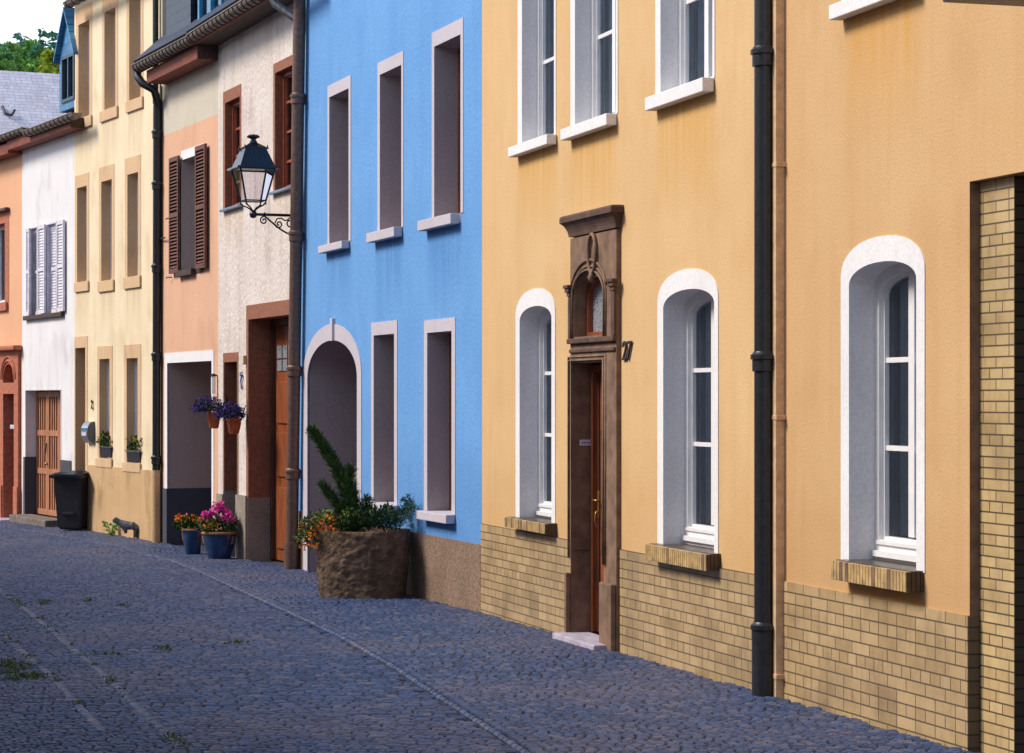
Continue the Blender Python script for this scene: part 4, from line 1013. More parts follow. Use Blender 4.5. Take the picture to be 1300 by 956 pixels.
for p in sq(ht-.068, z0+.235): mb.tube([(p[0],p[1],p[2]-.02),(p[0],p[1],p[2]+.028)], [.014,.004], 'blacksteel', 6)
mb.build('lamp_hood', lamp)
mb = MB(); mb.lathe([(.035,.28),(.04,.31),(.028,.325),(.03,.335),(.068,.350),(.072,.362),(.05,.38),(.0,.388)], 'blacksteel', 18, (0,-AL,z0)); mb.build('finial', lamp, True, angle=50)

# ------------------------------------------------------------------ foliage helpers
def leaf(mb, p, size, m, nrm=None, asp=.45, rs=random):
    d = Vector((rs.gauss(0,1), rs.gauss(0,1), rs.gauss(0,1))).normalized()
    if nrm is not None: d = (d*.8+Vector(nrm)).normalized()
    a = d.cross(Vector((rs.gauss(0,1), rs.gauss(0,1), rs.gauss(0,1)))).normalized(); n = d.cross(a)
    L = size*(.7+.6*rs.random()); w = L*asp
    p = Vector(p); q = d*L
    mb.poly([p, p+q*.5+a*w*.5+n*L*.08, p+q, p+q*.5-a*w*.5+n*L*.08], m)
def clump(mb, c, r, n, size, m, up=.3, flat=1, rs=random, asp=.5):
    for _ in range(n):
        v = Vector((rs.gauss(0,1), rs.gauss(0,1), rs.gauss(0,1))).normalized()
        k = r*(.35+.65*rs.random()**.5)
        p = Vector(c)+Vector((v.x*k, v.y*k, v.z*k*flat)); leaf(mb, p, size, m, (v.x*.7, v.y*.7, v.z*.5+up), asp, rs)
def bloom(mb, p, r, m, n=6, rs=random):
    for _ in range(n):
        v = Vector((rs.gauss(0,1), rs.gauss(0,1), rs.gauss(0,1)+.4)).normalized(); leaf(mb, Vector(p)+v*r*.15, r, m, v, .9, rs)
def stems(mb, c, r, z, n, m='leaf_dark'):
    for _ in range(n):
        a = random.random()*6.28; mb.tube([c, (c[0]+r*math.cos(a)*.5, c[1]+r*math.sin(a)*.5, c[2]+z*.6), (c[0]+r*math.cos(a), c[1]+r*math.sin(a), c[2]+z)], .004, m, 5)

# ------------------------------------------------------------------ two blue pots with flowers
def blue_pot(px, py, width, height, label, flowers):
    g = groundpt(px, py); s = g.y/F; w = width*s/2; h = height*s
    g = g + Vector((0, w*.55, 0)); g.z = gz(g.y)
    root = empty('flower_pot', g); tag(root, label, 'flower pot', 'blue glazed pots by the peach house')
    mb = MB(); mb.lathe([(0,0),(w*.55,0),(w*.6,.01),(w*.76,h*.35),(w*.90,h*.7),(w*.95,h*.92)], 'bluepot', 36)
    mb.build('pot', root, True, angle=50)
    mb = MB(); mb.lathe([(w*.94,h*.9),(w*1.0,h*.905),(w*1.03,h*.94),(w*1.01,h*.98),(w*.97,h),(w*.88,h),(w*.84,h*.9)], 'potrim', 36); mb.build('rim', root, True, angle=60)
    mb = MB(); mb.lathe([(w*.86,h*.92),(0,h*.95)], 'soil', 24); mb.build('soil', root)
    # pale glaze run with ochre mark on the lit side
    for a0 in (R(200), R(330)):
        mb = MB(); P = []
        for r_, z in ((w*.952+.003,h*.84),(w*.90+.004,h*.7),(w*.84+.004,h*.55)):
            P.append([(r_*math.cos(a0+q), r_*math.sin(a0+q), z) for q in (-.13,0,.13)])
        for i in range(2):
            for k in range(2): mb.poly([P[i][k],P[i][k+1],P[i+1][k+1],P[i+1][k]], 'potrim')
        mb.build('glaze_mark', root)
    fo = MB(); fl = MB(); flowers(fo, fl, w, h)
    fo.build('foliage', root); fl.build('flowers', root)
    return root
def fl_a(fo, fl, w, h):
    rs = random.Random(3)
    for k in range(26):
        a = rs.random()*6.28; r = w*1.05*rs.random()**.6; c = (r*math.cos(a)-.05, r*math.sin(a), h+.02+.10*rs.random()*(1.2-r/w/1.3))
        clump(fo, c, .055, 26, .045, 'leaf_dark' if k % 3 else 'leaf_green', .4, 1, rs)
    for _ in range(34):
        a = rs.random()*6.28; r = w*1.25*rs.random()**.5; c = (r*math.cos(a)-.06, r*math.sin(a)-.02, h+.06+.10*rs.random())
        bloom(fl, c, .030, 'petal_orange', 7, rs)
def fl_b(fo, fl, w, h):
    rs = random.Random(8)
    for k in range(30):
        a = rs.random()*6.28; r = w*1.0*rs.random()**.6; c = (r*math.cos(a), r*math.sin(a), h+.02+.16*rs.random()*(1.2-r/w/1.2))
        clump(fo, c, .06, 28, .05, 'leaf_dark' if k % 4 else 'leaf_green', .4, 1, rs)
    for c in ((-.07,-.05,.24),(-.02,-.04,.30),(.10,-.06,.20),(.13,-.10,.16),(.06,-.10,.17),(.02,.02,.28),(-.12,.0,.20),(.17,-.02,.14),(.0,-.02,.33),(-.17,-.04,.22),(.09,0,.24)):
        for _ in range(22):
            bloom(fl, (c[0]+rs.gauss(0,.022), c[1]+rs.gauss(0,.022), h+c[2]-.02+rs.gauss(0,.018)), .026, 'petal_pink', 5, rs)
    for _ in range(16):
        bloom(fl, (-w*.9+rs.random()*w*1.0, -w*.6+rs.gauss(0,.03), h+.05+rs.random()*.05), .026, 'petal_orange', 7, rs)
    for _ in range(14): fo.tube([(.14,.12,h),(.16+rs.random()*.05,.14,h+.12),(.14+rs.random()*.2,.14+rs.gauss(0,.03),h+.18+rs.random()*.12)], [.006,.005,.001], 'leaf_green', 5)
blue_pot(244, 705, 30, 34, 'blue glazed pot of orange marigolds, the rear and smaller of the pair', fl_a)
blue_pot(277, 711, 46, 36, 'larger blue glazed pot with magenta geraniums and orange flowers', fl_b)

# ------------------------------------------------------------------ two terracotta hanging pots with violet flowers
def hang_pot(fr, px, ptop, pbot, wpx, label, seed, fc, fw, fh):
    rs = random.Random(seed); o = .17
    t, zt = fr.at(px, ptop, o); _, zb = fr.at(px, pbot, o); p = fr.w(t, o, 0); s = p.y/F; w = wpx*s/2
    root = empty('hanging_flower_pot', (p.x, p.y, 0), fr.rz); tag(root, label, 'hanging pot', 'terracotta pots hung beside the narrow side door')
    mb = MB(); prof = [(0,zb),(w*.55,zb),(w*.62,zb+.01),(w*.92,zb+(zt-zb)*.75),(w*.96,zt-.03),(w*1.05,zt-.03),(w*1.05,zt),(w*.9,zt),(w*.86,zt-.03)]
    mb.lathe(prof, 'terracotta', 26)
    for k in range(13):
        a = k*2*math.pi/13; mb.tube([(w*.62*math.cos(a), w*.62*math.sin(a), zb+.01),(w*.93*math.cos(a), w*.93*math.sin(a), zb+(zt-zb)*.74)], .006, 'terracotta', 5)
    mb.build('pot', root, True, angle=50)
    mb = MB(); mb.lathe([(w*.88,zt-.02),(0,zt-.01)], 'soil', 18); mb.build('soil', root)
    mb = MB(); mb.tube([(0,o-.005,zt+.15),(0,o-.03,zt+.15),(0,w+.01,zt+.0),(0,w,zt-.02)], .007, 'blacksteel', 6); mb.tube([(0,o-.005,zt-.12),(0,o-.005,zt+.22)], .007, 'blacksteel', 6); mb.build('wall_bracket', root)
    fo = MB(); fl = MB(); cy = -fc[0]
    for k in range(1100):
        v = Vector((rs.gauss(0,1), rs.gauss(0,1), abs(rs.gauss(0,1))*.9-.15)).normalized(); r = rs.random()**.5
        p_ = (v.x*fw*r, v.y*fw*1.05*r+cy, zt+.02+v.z*fh*r); leaf(fo, p_, .035, 'leaf_grey' if rs.random() < .6 else 'leaf_dark', (v.x,v.y,v.z*.5+.2), .3, rs)
        if k % 4 == 0:
            r = .72+.4*rs.random(); p_ = (v.x*fw*r, v.y*fw*1.1*r+cy, zt+.02+v.z*fh*r); bloom(fl, p_, .020, 'petal_violet', 3, rs)
    fo.build('foliage', root); fl.build('flowers', root)
hang_pot(wb, 271.5, 523, 544, 17, 'left terracotta pot of violet flowers hanging near the garage opening', 11, (.07,), .17, .17)
hang_pot(wb, 297, 531, 551, 19, 'right terracotta pot of violet flowers hanging nearer the brown doorway', 12, (.05,), .16, .16)
# white tube lamp at the edge of the garage opening
p = pe.w(pe.t(270.8,.05), .05, 0); root = empty('wall_lamp', (p.x, p.y, 0), pe.rz); tag(root, 'slim white cylindrical wall lamp at the edge of the garage opening', 'wall lamp')
zt_, zb_ = pe.z(271,478,.05), pe.z(271,500,.05)
mb = MB(); mb.lathe([(0,zb_),(.028,zb_),(.028,zt_),(0,zt_)], 'frame', 14); mb.build('lamp_tube', root, True, angle=50)
mb = MB(); mb.lathe([(0,zt_+.001),(.035,zt_+.001),(.03,zt_+.03),(0,zt_+.04)], 'ink', 14); mb.box(-.01,.01,0,.049,zt_+.005,zt_+.025,'ink'); mb.build('cap', root)

# ------------------------------------------------------------------ stone trough planter
g = groundpt(458, 762); s = g.y/F; TW = 117*s/2; TH = 87*s
g = g+Vector((0.0,.36,0)); g.z = gz(g.y-.3)
tro = empty('stone_planter', g, R(-8)); tag(tro, 'rounded rough hewn stone trough planted with conifer and orange flowers', 'planter')
bm = bmesh.new(); n = 200; levels = 56; rings = []
def tprof(u):   # radius factor by height
    return .93+.07*math.sin(min(1,u*1.6)*math.pi/2) if u < .6 else 1.0
for i in range(levels+1):
    u = i/levels; k = tprof(u); ring = []
    if i == 0: k = .91
    for j in range(n):
        a = 2*math.pi*j/n; ct, st = math.cos(a), math.sin(a); ex_ = 2.5
        x = TW*k*math.copysign(abs(ct)**(2/ex_), ct); y = .36*k*math.copysign(abs(st)**(2/ex_), st); z = TH*u
        nn = noise.fractal(Vector((x*16, y*16, z*18)), .7, 2, 5)*.022+noise.noise(Vector((x*2.5,y*2.5,z*3)))*.025
        ring.append(bm.verts.new((x*(1+nn*1.6), y*(1+nn*1.6), z+(noise.noise(Vector((x*5,y*5,9)))*.012 if i else 0))))
    rings.append(ring)
for k, z in ((.86, TH-.005), (.84, TH-.08)):
    rings.append([bm.verts.new((TW*k*math.copysign(abs(math.cos(a))**.8, math.cos(a)), .36*k*math.copysign(abs(math.sin(a))**.8, math.sin(a)), z)) for a in [2*math.pi*j/n for j in range(n)]])
for i in range(len(rings)-1):
    for j in range(n): bm.faces.new((rings[i][j], rings[i][(j+1)%n], rings[i+1][(j+1)%n], rings[i+1][j]))
mb = MB(); mb.frombm(bm, 'trough'); mb.build('trough', tro, True)
mb = MB(); mb.lathe([(1,TH-.06),(0,TH-.03)], 'soil', 30, sx=TW*.85, sy=.30); mb.build('soil', tro)
rs = random.Random(21)
# leaning conifer: three plumes
fo = MB()
def plume(base, tip, r0, r1, n, bend=(0,0,0)):
    base, tip, bend = Vector(base), Vector(tip), Vector(bend)
    P = [base.lerp(tip, u/8)+bend*math.sin(u/8*math.pi) for u in range(9)]
    fo.tube(P, [.014*(1-.9*u/8)+.002 for u in range(9)], 'bark', 6)
    d = (tip-base).normalized()
    for _ in range(n):
        u = rs.random()**.9; c = base.lerp(tip, u)+bend*math.sin(u*math.pi); r = r0*(1-u)+r1*u
        v = Vector((rs.gauss(0,1), rs.gauss(0,1), rs.gauss(0,1))).normalized(); v = (v-d*v.dot(d)*.9).normalized()
        q = c+v*r*rs.random()*.75; leaf(fo, q, .06, 'leaf_conifer' if rs.random() < .6 else 'leaf_dark', v*.45+d*1.0, .12, rs)
plume((-.08,.0,TH-.05), (-.50,.05,TH+.92), .12, .035, 6500, (.11,0,-.02))
plume((-.14,.0,TH+.10), (-.38,-.05,TH+.42), .07, .03, 900)
plume((-.08,.02,TH+.2), (-.13,.04,TH+.58), .06, .015, 700)
plume((-.08,.02,TH-.05), (.04,.0,TH+.28), .10, .05, 900)
fo.build('conifer', tro)
fo = MB()
for k in range(30):
    c = (-.30+rs.gauss(0,.15), -.05+rs.gauss(0,.12), TH+.05+rs.random()*.09); 
    if c[0] < -.42: c = (c[0], c[1], c[2]-(-.42-c[0])*.9)
    clump(fo, c, .07, 46, .035, 'leaf_green' if rs.random() < .65 else 'leaf_dark', .3, .8, rs)
for k in range(16):
    c = (-.48+rs.gauss(0,.07), -.12+rs.gauss(0,.08), TH+.02-rs.random()*.14); clump(fo, c, .06, 40, .032, 'leaf_green' if rs.random() < .5 else 'leaf_dark', .2, .9, rs)
fo.build('trailing_foliage', tro)
fl = MB()
for _ in range(125):
    x = -.56+rs.random()*.36; z = TH-.18+rs.random()*.27+max(0, x+.5)*.25
    bloom(fl, (x, -.22+rs.gauss(0,.07), z), .021, 'petal_orange', 5, rs)
fl.build('flowers', tro)
fo = MB()
for k in range(40): 
    c = (.0+rs.gauss(0,.13), rs.gauss(0,.12), TH+.05+rs.random()*.12); clump(fo, c, .06, 40, .045, 'leaf_dark', .6, 1, rs)
for k in range(14):
    x = rs.gauss(0.02,.14); fo.tube([(x,0,TH),(x+rs.gauss(0,.03),0,TH+.2)], .004, 'leaf_dark', 5)
    for q in range(9): leaf(fo, (x, rs.gauss(0,.02), TH+.08+q*.017), .06, 'leaf_green', (rs.gauss(0,1),rs.gauss(0,1),1), .35, rs)
fo.build('broadleaf_shrub', tro)
fo = MB()
for k in range(46):
    x = .27+rs.gauss(0,.10); c = (min(x,.47), -.03+rs.gauss(0,.13), TH+.02+rs.random()*.14+max(0,x-.3)*.35); clump(fo, c, .06, 60, .03, 'leaf_bluish' if rs.random()<.7 else 'leaf_dark', .3, 1, rs, .3)
for k in range(8): clump(fo, (.42+rs.gauss(0,.03), rs.gauss(0,.05), TH+.16+k*.018), .045, 50, .03, 'leaf_bluish', .4, 1, rs, .3)
fo.build('juniper', tro)

# ------------------------------------------------------------------ wheelie bin
g = groundpt(91, 675); g = g+Vector((0,.22,0)); g.z = gz(g.y-.2)
s = (g.y-.2)/F
bn = empty('wheelie_bin', g, R(-14)); tag(bn, 'dark grey wheelie bin with closed lid in front of the cream house doorway', 'bin')
BH = 72*s; w0, w1 = 16.0*s, 19.5*s; d0, d1 = .20, .27
V = [(-w0,-d0,.03),(w0,-d0,.03),(w0,d0,.03),(-w0,d0,.03),(-w1,-d1,BH),(w1,-d1,BH),(w1,d1,BH),(-w1,d1,BH)]
bm = bmesh.new(); vv = [bm.verts.new(p) for p in V]
for f in ((0,3,2,1),(4,5,6,7),(0,1,5,4),(1,2,6,5),(2,3,7,6),(3,0,4,7)): bm.faces.new([vv[i] for i in f])
bmesh.ops.bevel(bm, geom=bm.edges[:], offset=.03, segments=3, affect='EDGES')
mb = MB(); mb.frombm(bm, 'bin'); mb.box(-w1-.015, w1+.015, -d1-.015, d1+.015, BH-.05, BH-.008, 'bin', .01); mb.box(-w0*.5, w0*.5, -d0-.05, -d0-.005, .25, .29, 'bin', .005); mb.build('body', bn)
bm = bmesh.new(); ring = []
prof = [(-d1-.06,-.03),(-d1-.055,.01),(-.15,.045),(.1,.055),(d1+.02,.04),(d1+.10,.03),(d1+.11,-.01)]
for y, z in prof: ring.append([bm.verts.new((x, y, BH+z)) for x in (-w1-.03, -w1*.6, w1*.6, w1+.03)])
for r_ in ring:
    r_[0].co.z -= .02; r_[3].co.z -= .02
for a, b_ in zip(ring, ring[1:]):
    for k in range(3): bm.faces.new((a[k], a[k+1], b_[k+1], b_[k]))
bmesh.ops.solidify(bm, geom=bm.faces[:], thickness=.02)
mb = MB(); mb.frombm(bm, 'binlid'); mb.tube([(-w1+.02,d1+.12,BH),(w1-.02,d1+.12,BH)], .016, 'bin', 8); mb.box(w1-.0,w1+.14,-.02,.06,BH-.05,BH+.01,'binlid',.01); mb.build('lid', bn)
for sx in (-1, 1):
    mb = MB(); x = sx*(w0+.03)
    mb.tube([(x-.025,d0+.02,.10),(x+.025,d0+.02,.10)], .10, 'rubber', 24); mb.tube([(x-.027,d0+.02,.10),(x+.027,d0+.02,.10)], .055, 'bin', 16); mb.build('wheel', bn, True, angle=40)

# ------------------------------------------------------------------ mailbox on the cream house
p = cr_.w(cr_.t(116.5,0), 0, 0); mbx = empty('mailbox', (p.x, p.y, 0), cr_.rz); tag(mbx, 'half round steel mailbox with blue flap on the cream house wall', 'mailbox')
z0, z1 = cr_.z(112,563,.08), cr_.z(112,535,.08); hz = (z0+z1)/2; rr = (z1-z0)/2
mb = MB(); n = 16; DP = .12; L = .32
prof = [(-DP*math.cos(R(-90+180*k/n))**.8 if 0 < k < n else 0, rr*math.sin(R(-90+180*k/n))) for k in range(n+1)]
for s_, e_ in ((-L/2, L/2),):
    A = [(s_, y, hz+z) for y, z in prof]; B = [(e_, y, hz+z) for y, z in prof]
    for k in range(n): mb.poly([A[k], B[k], B[k+1], A[k+1]], 'silver')
    mb.poly([(p[0]+.001, p[1], p[2]) for p in B], 'greymetal'); mb.poly(A[::-1], 'greymetal')
mb.build('box', mbx, True, angle=30)
mb = MB(); mb.box(-L/2+.03, L/2-.03, -DP-.006, -DP+.02, hz+.03, hz+.065, 'blueframe', .004); mb.build('flap', mbx)
mb = MB(); mb.box(-L/2+.05, L/2-.05, -DP-.004, -DP+.02, hz-.05, hz+.0, 'plate', .003); mb.build('name_plate', mbx)

# ------------------------------------------------------------------ window boxes of the cream house
def window_box(x0, x1, yt, yb, label, seed):
    rs = random.Random(seed); o = .02; t0, t1 = cr_.t(x0,o), cr_.t(x1,o); zb = cr_.z(x0, yb, o); p = cr_.w((t0+t1)/2, -.035, 0); W = (t1-t0)/2; h = .14
    root = empty('window_box', (p.x, p.y, 0), cr_.rz); tag(root, label, 'window box', 'window boxes on the cream house sills')
    mb = MB(); mb.mesh([(-W*.9,-.05,zb),(W*.9,-.05,zb),(W*.9,.05,zb),(-W*.9,.05,zb),(-W,-.07,zb+h),(W,-.07,zb+h),(W,.07,zb+h),(-W,.07,zb+h)], [(0,3,2,1),(0,1,5,4),(1,2,6,5),(2,3,7,6),(3,0,4,7)], 'ink')
    mb.box(-W-.01, W+.01, -.078, .078, zb+h, zb+h+.015, 'greymetal', .004); mb.build('trough', root)
    mb = MB()
    for k in range(30): clump(mb, (rs.uniform(-W,W), rs.gauss(-.01,.035), zb+h+.02+rs.random()*.15), .045, 20, .05, 'leaf_green' if rs.random() < .5 else 'leaf_dark', .4, 1, rs)
    mb.build('plants', root)
    mb = MB()
    for k in range(5): bloom(mb, (rs.uniform(-W,W), rs.gauss(-.06,.03), zb+h+.08+rs.random()*.12), .022, 'petal_orange', 4, rs)
    mb.build('flowers', root)
window_box(127, 141.5, 557, 580, 'dark window box with sparse greenery on the sill right of the mailbox', 31)
window_box(161.5, 178, 558, 586, 'dark window box with fuller plants on the sill beside the drainpipe', 32)

# ------------------------------------------------------------------ small figure and weeds at the foot of the cream house
g = groundpt(170, 684); g.y -= .16; g.x -= .03; g.z = gz(g.y)+.02 
fig = empty('animal_figurine', g, R(-8)); tag(fig, 'small dark grey metal animal figure at the foot of the cream house wall', 'figurine')
bm = bmesh.new()
pts = [((0,0,.17),.055), ((.10,0,.165),.06), ((-.10,0,.18),.05), ((-.16,0,.225),.032), ((-.21,0,.25),.036), ((-.255,0,.225),.02), ((.15,0,.14),.02), ((.08,.03,.09),.022), ((.085,.03,.0),.014), ((.08,-.03,.09),.022), ((.07,-.03,.0),.014), ((-.06,.03,.1),.018), ((-.06,.03,.06),.012), ((-.06,-.03,.1),.018), ((-.065,-.03,.06),.012), ((-.2,.02,.29),.012), ((-.2,-.02,.29),.012)]
eds = [(0,1),(0,2),(2,3),(3,4),(4,5),(1,6),(1,7),(7,8),(1,9),(9,10),(2,11),(11,12),(2,13),(13,14),(4,15),(4,16)]
me = bpy.data.meshes.new('body'); me.from_pydata([p for p, r in pts], eds, []); ob = bpy.data.objects.new('body', me); C.objects.link(ob)
sk = ob.modifiers.new('skin', 'SKIN'); 
for i, (p, r) in enumerate(pts): me.skin_vertices[0].data[i].radius = (r, r)
me.skin_vertices[0].data[0].use_root = True
sb = ob.modifiers.new('sub', 'SUBSURF'); sb.levels = 2; sb.render_levels = 2
me.materials.append(M['greymetal']); ob.parent = fig
def weed(px, py, label, h, seed, n=40):
    g = groundpt(px, py); rs = random.Random(seed); mb = MB()
    for k in range(9):
        a = rs.random()*6.28; mb.tube([(0,0,0),(.03*math.cos(a),.03*math.sin(a),h*.5),(.09*math.cos(a),.06*math.sin(a),h*(.6+.4*rs.random()))], [.005,.004,.001], 'leaf_green', 5)
        for q in range(n//9+3): 
            u = rs.random(); leaf(mb, (.09*u*math.cos(a), .06*u*math.sin(a), h*u*.8), .06, 'far_green', (math.cos(a), math.sin(a), .5), .4, rs)
    o = mb.build('weed', None, loc=g); tag(o, label, 'weed')
weed(141, 681, 'bright green weed growing at the foot of the cream house wall', .22, 1, 90)

# ------------------------------------------------------------------ slate roofed house behind, hill and trees
Yb = 50.0
rr0 = empty('slate_roofed_house', (-14, Yb+3.2, 0), R(26)); tag(rr0, 'house behind with pale sunlit slate roof rising over the orange house', 'house')
zr = EYE+(HOR-79)/F*(Yb+5.5); RH = 4.2
mb = MB(); mb.box(-6, 9, 0.2, 6, -1, zr-2.8, 'cream'); mb.build('wall', rr0)
a = R(46); mb = MB(); mb.box(-6.5, 9.5, -.06, 0, -RH, 0, 'slate_light'); ob = mb.build('roof', rr0); ob.location = (0, 2.9, zr); ob.rotation_euler = (-(math.pi/2-a), 0, 0)
mb = MB(); mb.box(-6.5, 9.5, 0, .06, -RH, 0, 'slate_light'); ob = mb.build('roof', rr0); ob.location = (0, 3.1, zr); ob.rotation_euler = ((math.pi/2-a), 0, 0)
mb = MB(); k = -6.5
while k < 9.4:
    mb.mesh([(k,2.62,zr-.33),(k+.29,2.62,zr-.33),(k+.29,3.0,zr+.06),(k,3.0,zr+.06),(k,3.38,zr-.33),(k+.29,3.38,zr-.33)], [(0,1,2,3),(3,2,5,4)], 'ridge'); k += .30
mb.build('ridge_capping', rr0)
mb = MB()
for q in range(-5, 9, 2):
    P = [(q, 2.9-1.05, zr-1.05+.10), (q+.02, 2.9-1.25, zr-1.15), (q+.16, 2.9-1.3, zr-1.18), (q+.26, 2.9-1.2, zr-1.10+.06)]; mb.tube(P, .03, 'ink', 6)
mb.build('snow_hook', rr0)
# hill
mb = MB(); nx, ny = 60, 30; V = []; Fc = []
def hz_(x, y): 
    u = max(0, min(1, (y-95)/90)); return 24*u*u*(3-2*u)*(.85+.15*math.sin(x*.03))-1.0+ (0 if y < 260 else 0)
for j in range(ny+1):
    for i in range(nx+1):
        x = -200+400*i/nx; y = 90+220*j/ny; V.append((x, y, hz_(x, y)+noise.noise(Vector((x*.05,y*.05,0)))*1.5-.5))
for j in range(ny):
    for i in range(nx): q = j*(nx+1)+i; Fc.append((q,q+1,q+nx+2,q+nx+1))
mb.mesh(V, Fc, 'hill'); o = mb.build('hill', None, True); tag(o, kind='structure')
def tree(px, topy, Y, kind, label, m, wpx):
    rs = random.Random(int(px*13+Y)); X = (px-650)/F*Y; zt = EYE+(HOR-topy)/F*Y; s = Y/F; gr = min(hz_(X, Y)-.6, zt-7); H = zt-gr; r = wpx*s/2
    root = empty('fir_tree' if kind == 'fir' else 'broadleaf_tree', (X, Y, gr)); tag(root, label, 'tree', 'trees on the hillside')
    mb = MB(); mb.tube([(0,0,-.3),(.1,0,H*.5),(0,0,H*.93)], [.28,.18,.03], 'bark', 8)
    for k in range(7):
        a = rs.random()*6.28; z = H*(.3+.08*k); mb.tube([(0,0,z),(r*.5*math.cos(a), r*.5*math.sin(a), z+r*.3)], [.08,.02], 'bark', 6)
    mb.build('trunk', root)
    mb = MB()
    if kind == 'fir':
        lv = int(H*.8/.55)
        for k in range(lv):
            u = k/lv; z = H*(1-.85*u); R_ = r*(u**.8)*(.85+.3*rs.random())+.1
            nb = 5+int(6*u)
            for q in range(nb):
                a = rs.random()*6.28; L = R_*(.7+.5*rs.random())
                for w_ in range(int(10+22*u)):
                    v = rs.random(); p = Vector((L*v*math.cos(a)+rs.gauss(0,.12), L*v*math.sin(a)+rs.gauss(0,.12), z-L*v*.35+rs.gauss(0,.10))); leaf(mb, p, .42, m, (math.cos(a), math.sin(a), -.3), .4, rs)
    else:
        for k in range(34):
            v = Vector((rs.gauss(0,1), rs.gauss(0,1), rs.gauss(0,1))).normalized(); q = rs.random()**.4
            c = Vector((v.x*r*q*.85, v.y*r*q*.85, H-r*1.1+v.z*r*q*.95)); clump(mb, c, r*(.22+.16*rs.random()), 130, .34, m if rs.random() < .8 else 'far_dark', .3, .8, rs, .7)
        for k in range(18):
            c = Vector((rs.gauss(0,r*.5), rs.gauss(0,r*.5), H-r*2.0-rs.random()*r*1.5)); clump(mb, c, r*.4, 120, .4, m, .2, 1, rs, .7)
    mb.build('crown', root)
TR = [(-14,62,150,'b','rounded green tree at the left edge of the hillside','far_green',34),
      (12,68,142,'b','low pale green tree just above the slate ridge','far_green',26),
      (25,55,156,'fir','pointed dark fir second from the left on the hillside','far_dark',17),
      (38,63,146,'b','broad sunlit green tree between the two firs','far_green',26),
      (54,51,158,'fir','tallest dark blue green fir on the hillside','far_dark',18),
      (68,53,152,'fir','dark fir close to the slate dormer','far_dark',24),
      (66,76,134,'b','low yellow green tree beside the slate dormer','far_yellow',20),
      (90,46,160,'fir','dark fir half hidden behind the slate dormer','far_dark',26),
      (2,74,136,'b','small round green bush like tree above the ridge','far_green',18),
      (50,72,138,'b','small mid green tree standing before the tall fir','far_green',17)]
for a in TR: tree(a[0], a[1]-9, *a[2:])

# ------------------------------------------------------------------ ground, road setts, pavement
mb = MB(); xs = [-300,-60,-20,-12,-8,-4,0,4,8,20,60,300]; ys = [-60,-20,0,6,11,14.7,20,25.9,29.5,35,38.5,46,60,90,140,250,399]
V = [(x, y, gz(y)-.012) for y in ys for x in xs]; Fc = []
for j in range(len(ys)-1):
    for i in range(len(xs)-1): q = j*len(xs)+i; Fc.append((q,q+1,q+len(xs)+1,q+len(xs)))
mb.mesh(V, Fc, 'mortar'); o = mb.build('ground', None); tag(o, kind='structure')
fronts = [og, wh, cr_, pe, wb, blu, yl]
def wallX(y):
    for fr in fronts:
        y0 = fr.P0.y; y1 = y0+fr.d.y*fr.len
        if y1 <= y <= y0: return fr.P0.x+fr.d.x*(y0-y)/(-fr.d.y)
    if y > og.P0.y: return og.P0.x-(y-og.P0.y)*.55
    return yl.P0.x+yl.d.x*(yl.P0.y-y)/(-yl.d.y)
# edge between pavement setts and roadway: follows the house fronts
E1 = [groundpt(*p) for p in ((150,695),(215,712),(262,731),(330,762),(432,810),(500,850),(560,890))]
def edgeX(y):
    P = E1
    if y >= P[0].y: return P[0].x-(y-P[0].y)*.5
    for a, b_ in zip(P, P[1:]):
        if b_.y <= y <= a.y: return b_.x+(a.x-b_.x)*(y-b_.y)/(a.y-b_.y)
    a, b_ = P[-2], P[-1]; return b_.x+(b_.x-a.x)*(b_.y-y)/(a.y-b_.y)
rs = random.Random(99)
def sett(V, Fc, cx, cy, w, d, h, ang=0, zoff=0):
    z = gz(cy)+zoff; ca, sa = math.cos(ang), math.sin(ang); i = len(V); tx, ty = rs.gauss(0,.018), rs.gauss(0,.022); b_ = min(.012, d*.16)
    for (ww, dd, zz) in ((w/2, d/2, -.012), (w/2, d/2, h-.010), (w/2-b_, d/2-b_, h)):
        for sx, sy in ((-1,-1),(1,-1),(1,1),(-1,1)):
            x, y = sx*ww*(1+rs.gauss(0,.03)), sy*dd*(1+rs.gauss(0,.03)); V.append((cx+x*ca-y*sa, cy+x*sa+y*ca, z+zz+(x*tx+y*ty if zz > 0 else 0)))
    V.append((cx, cy, z+h+.004))
    for l in (0,4):
        for k in range(4): Fc.append((i+l+k, i+l+(k+1)%4, i+l+4+(k+1)%4, i+l+4+k))
    for k in range(4): Fc.append((i+8+k, i+8+(k+1)%4, i+12))
Vr, Fr, Vp, Fp, Vk, Fk = [], [], [], [], [], []
y = 9.5
while y < 41.5:
    d = .048+rs.random()*.014; wx = min(wallX(y), 340/F*1.0*y+2.5 if y < 14 else 99)+.03; ex = edgeX(y); left = -650/F*y-1.6
    # roadway rows arch gently
    x = left+rs.random()*.1
    while x < ex-.07:
        w = .058+rs.random()*.058; cx = x+w/2; yy = y+.05*math.sin(cx*.8)+rs.gauss(0,.004)
        if x+w < ex+.006: sett(Vr, Fr, cx, yy, w-.007, d-.006, .007+rs.random()*.005+.006*noise.noise(Vector((cx*.8,yy*.8,0))), rs.gauss(0,.03))
        x += w
    y += d
y = 9.5
while y < 41.5:   # smaller setts of the pavement, laid in line with the fronts
    d = .046+rs.random()*.012; wx = wallX(y)+.02; ex = edgeX(y)
    x = ex+.062
    while x < min(wx, .24*y+1.6):
        w = .05+rs.random()*.035; sett(Vp, Fp, x+w/2, y-.18*(x-ex)+rs.gauss(0,.003), w-.006, d-.006, .009+rs.random()*.004, rs.gauss(-.17,.04)); x += w
    y += d
y = 9.5
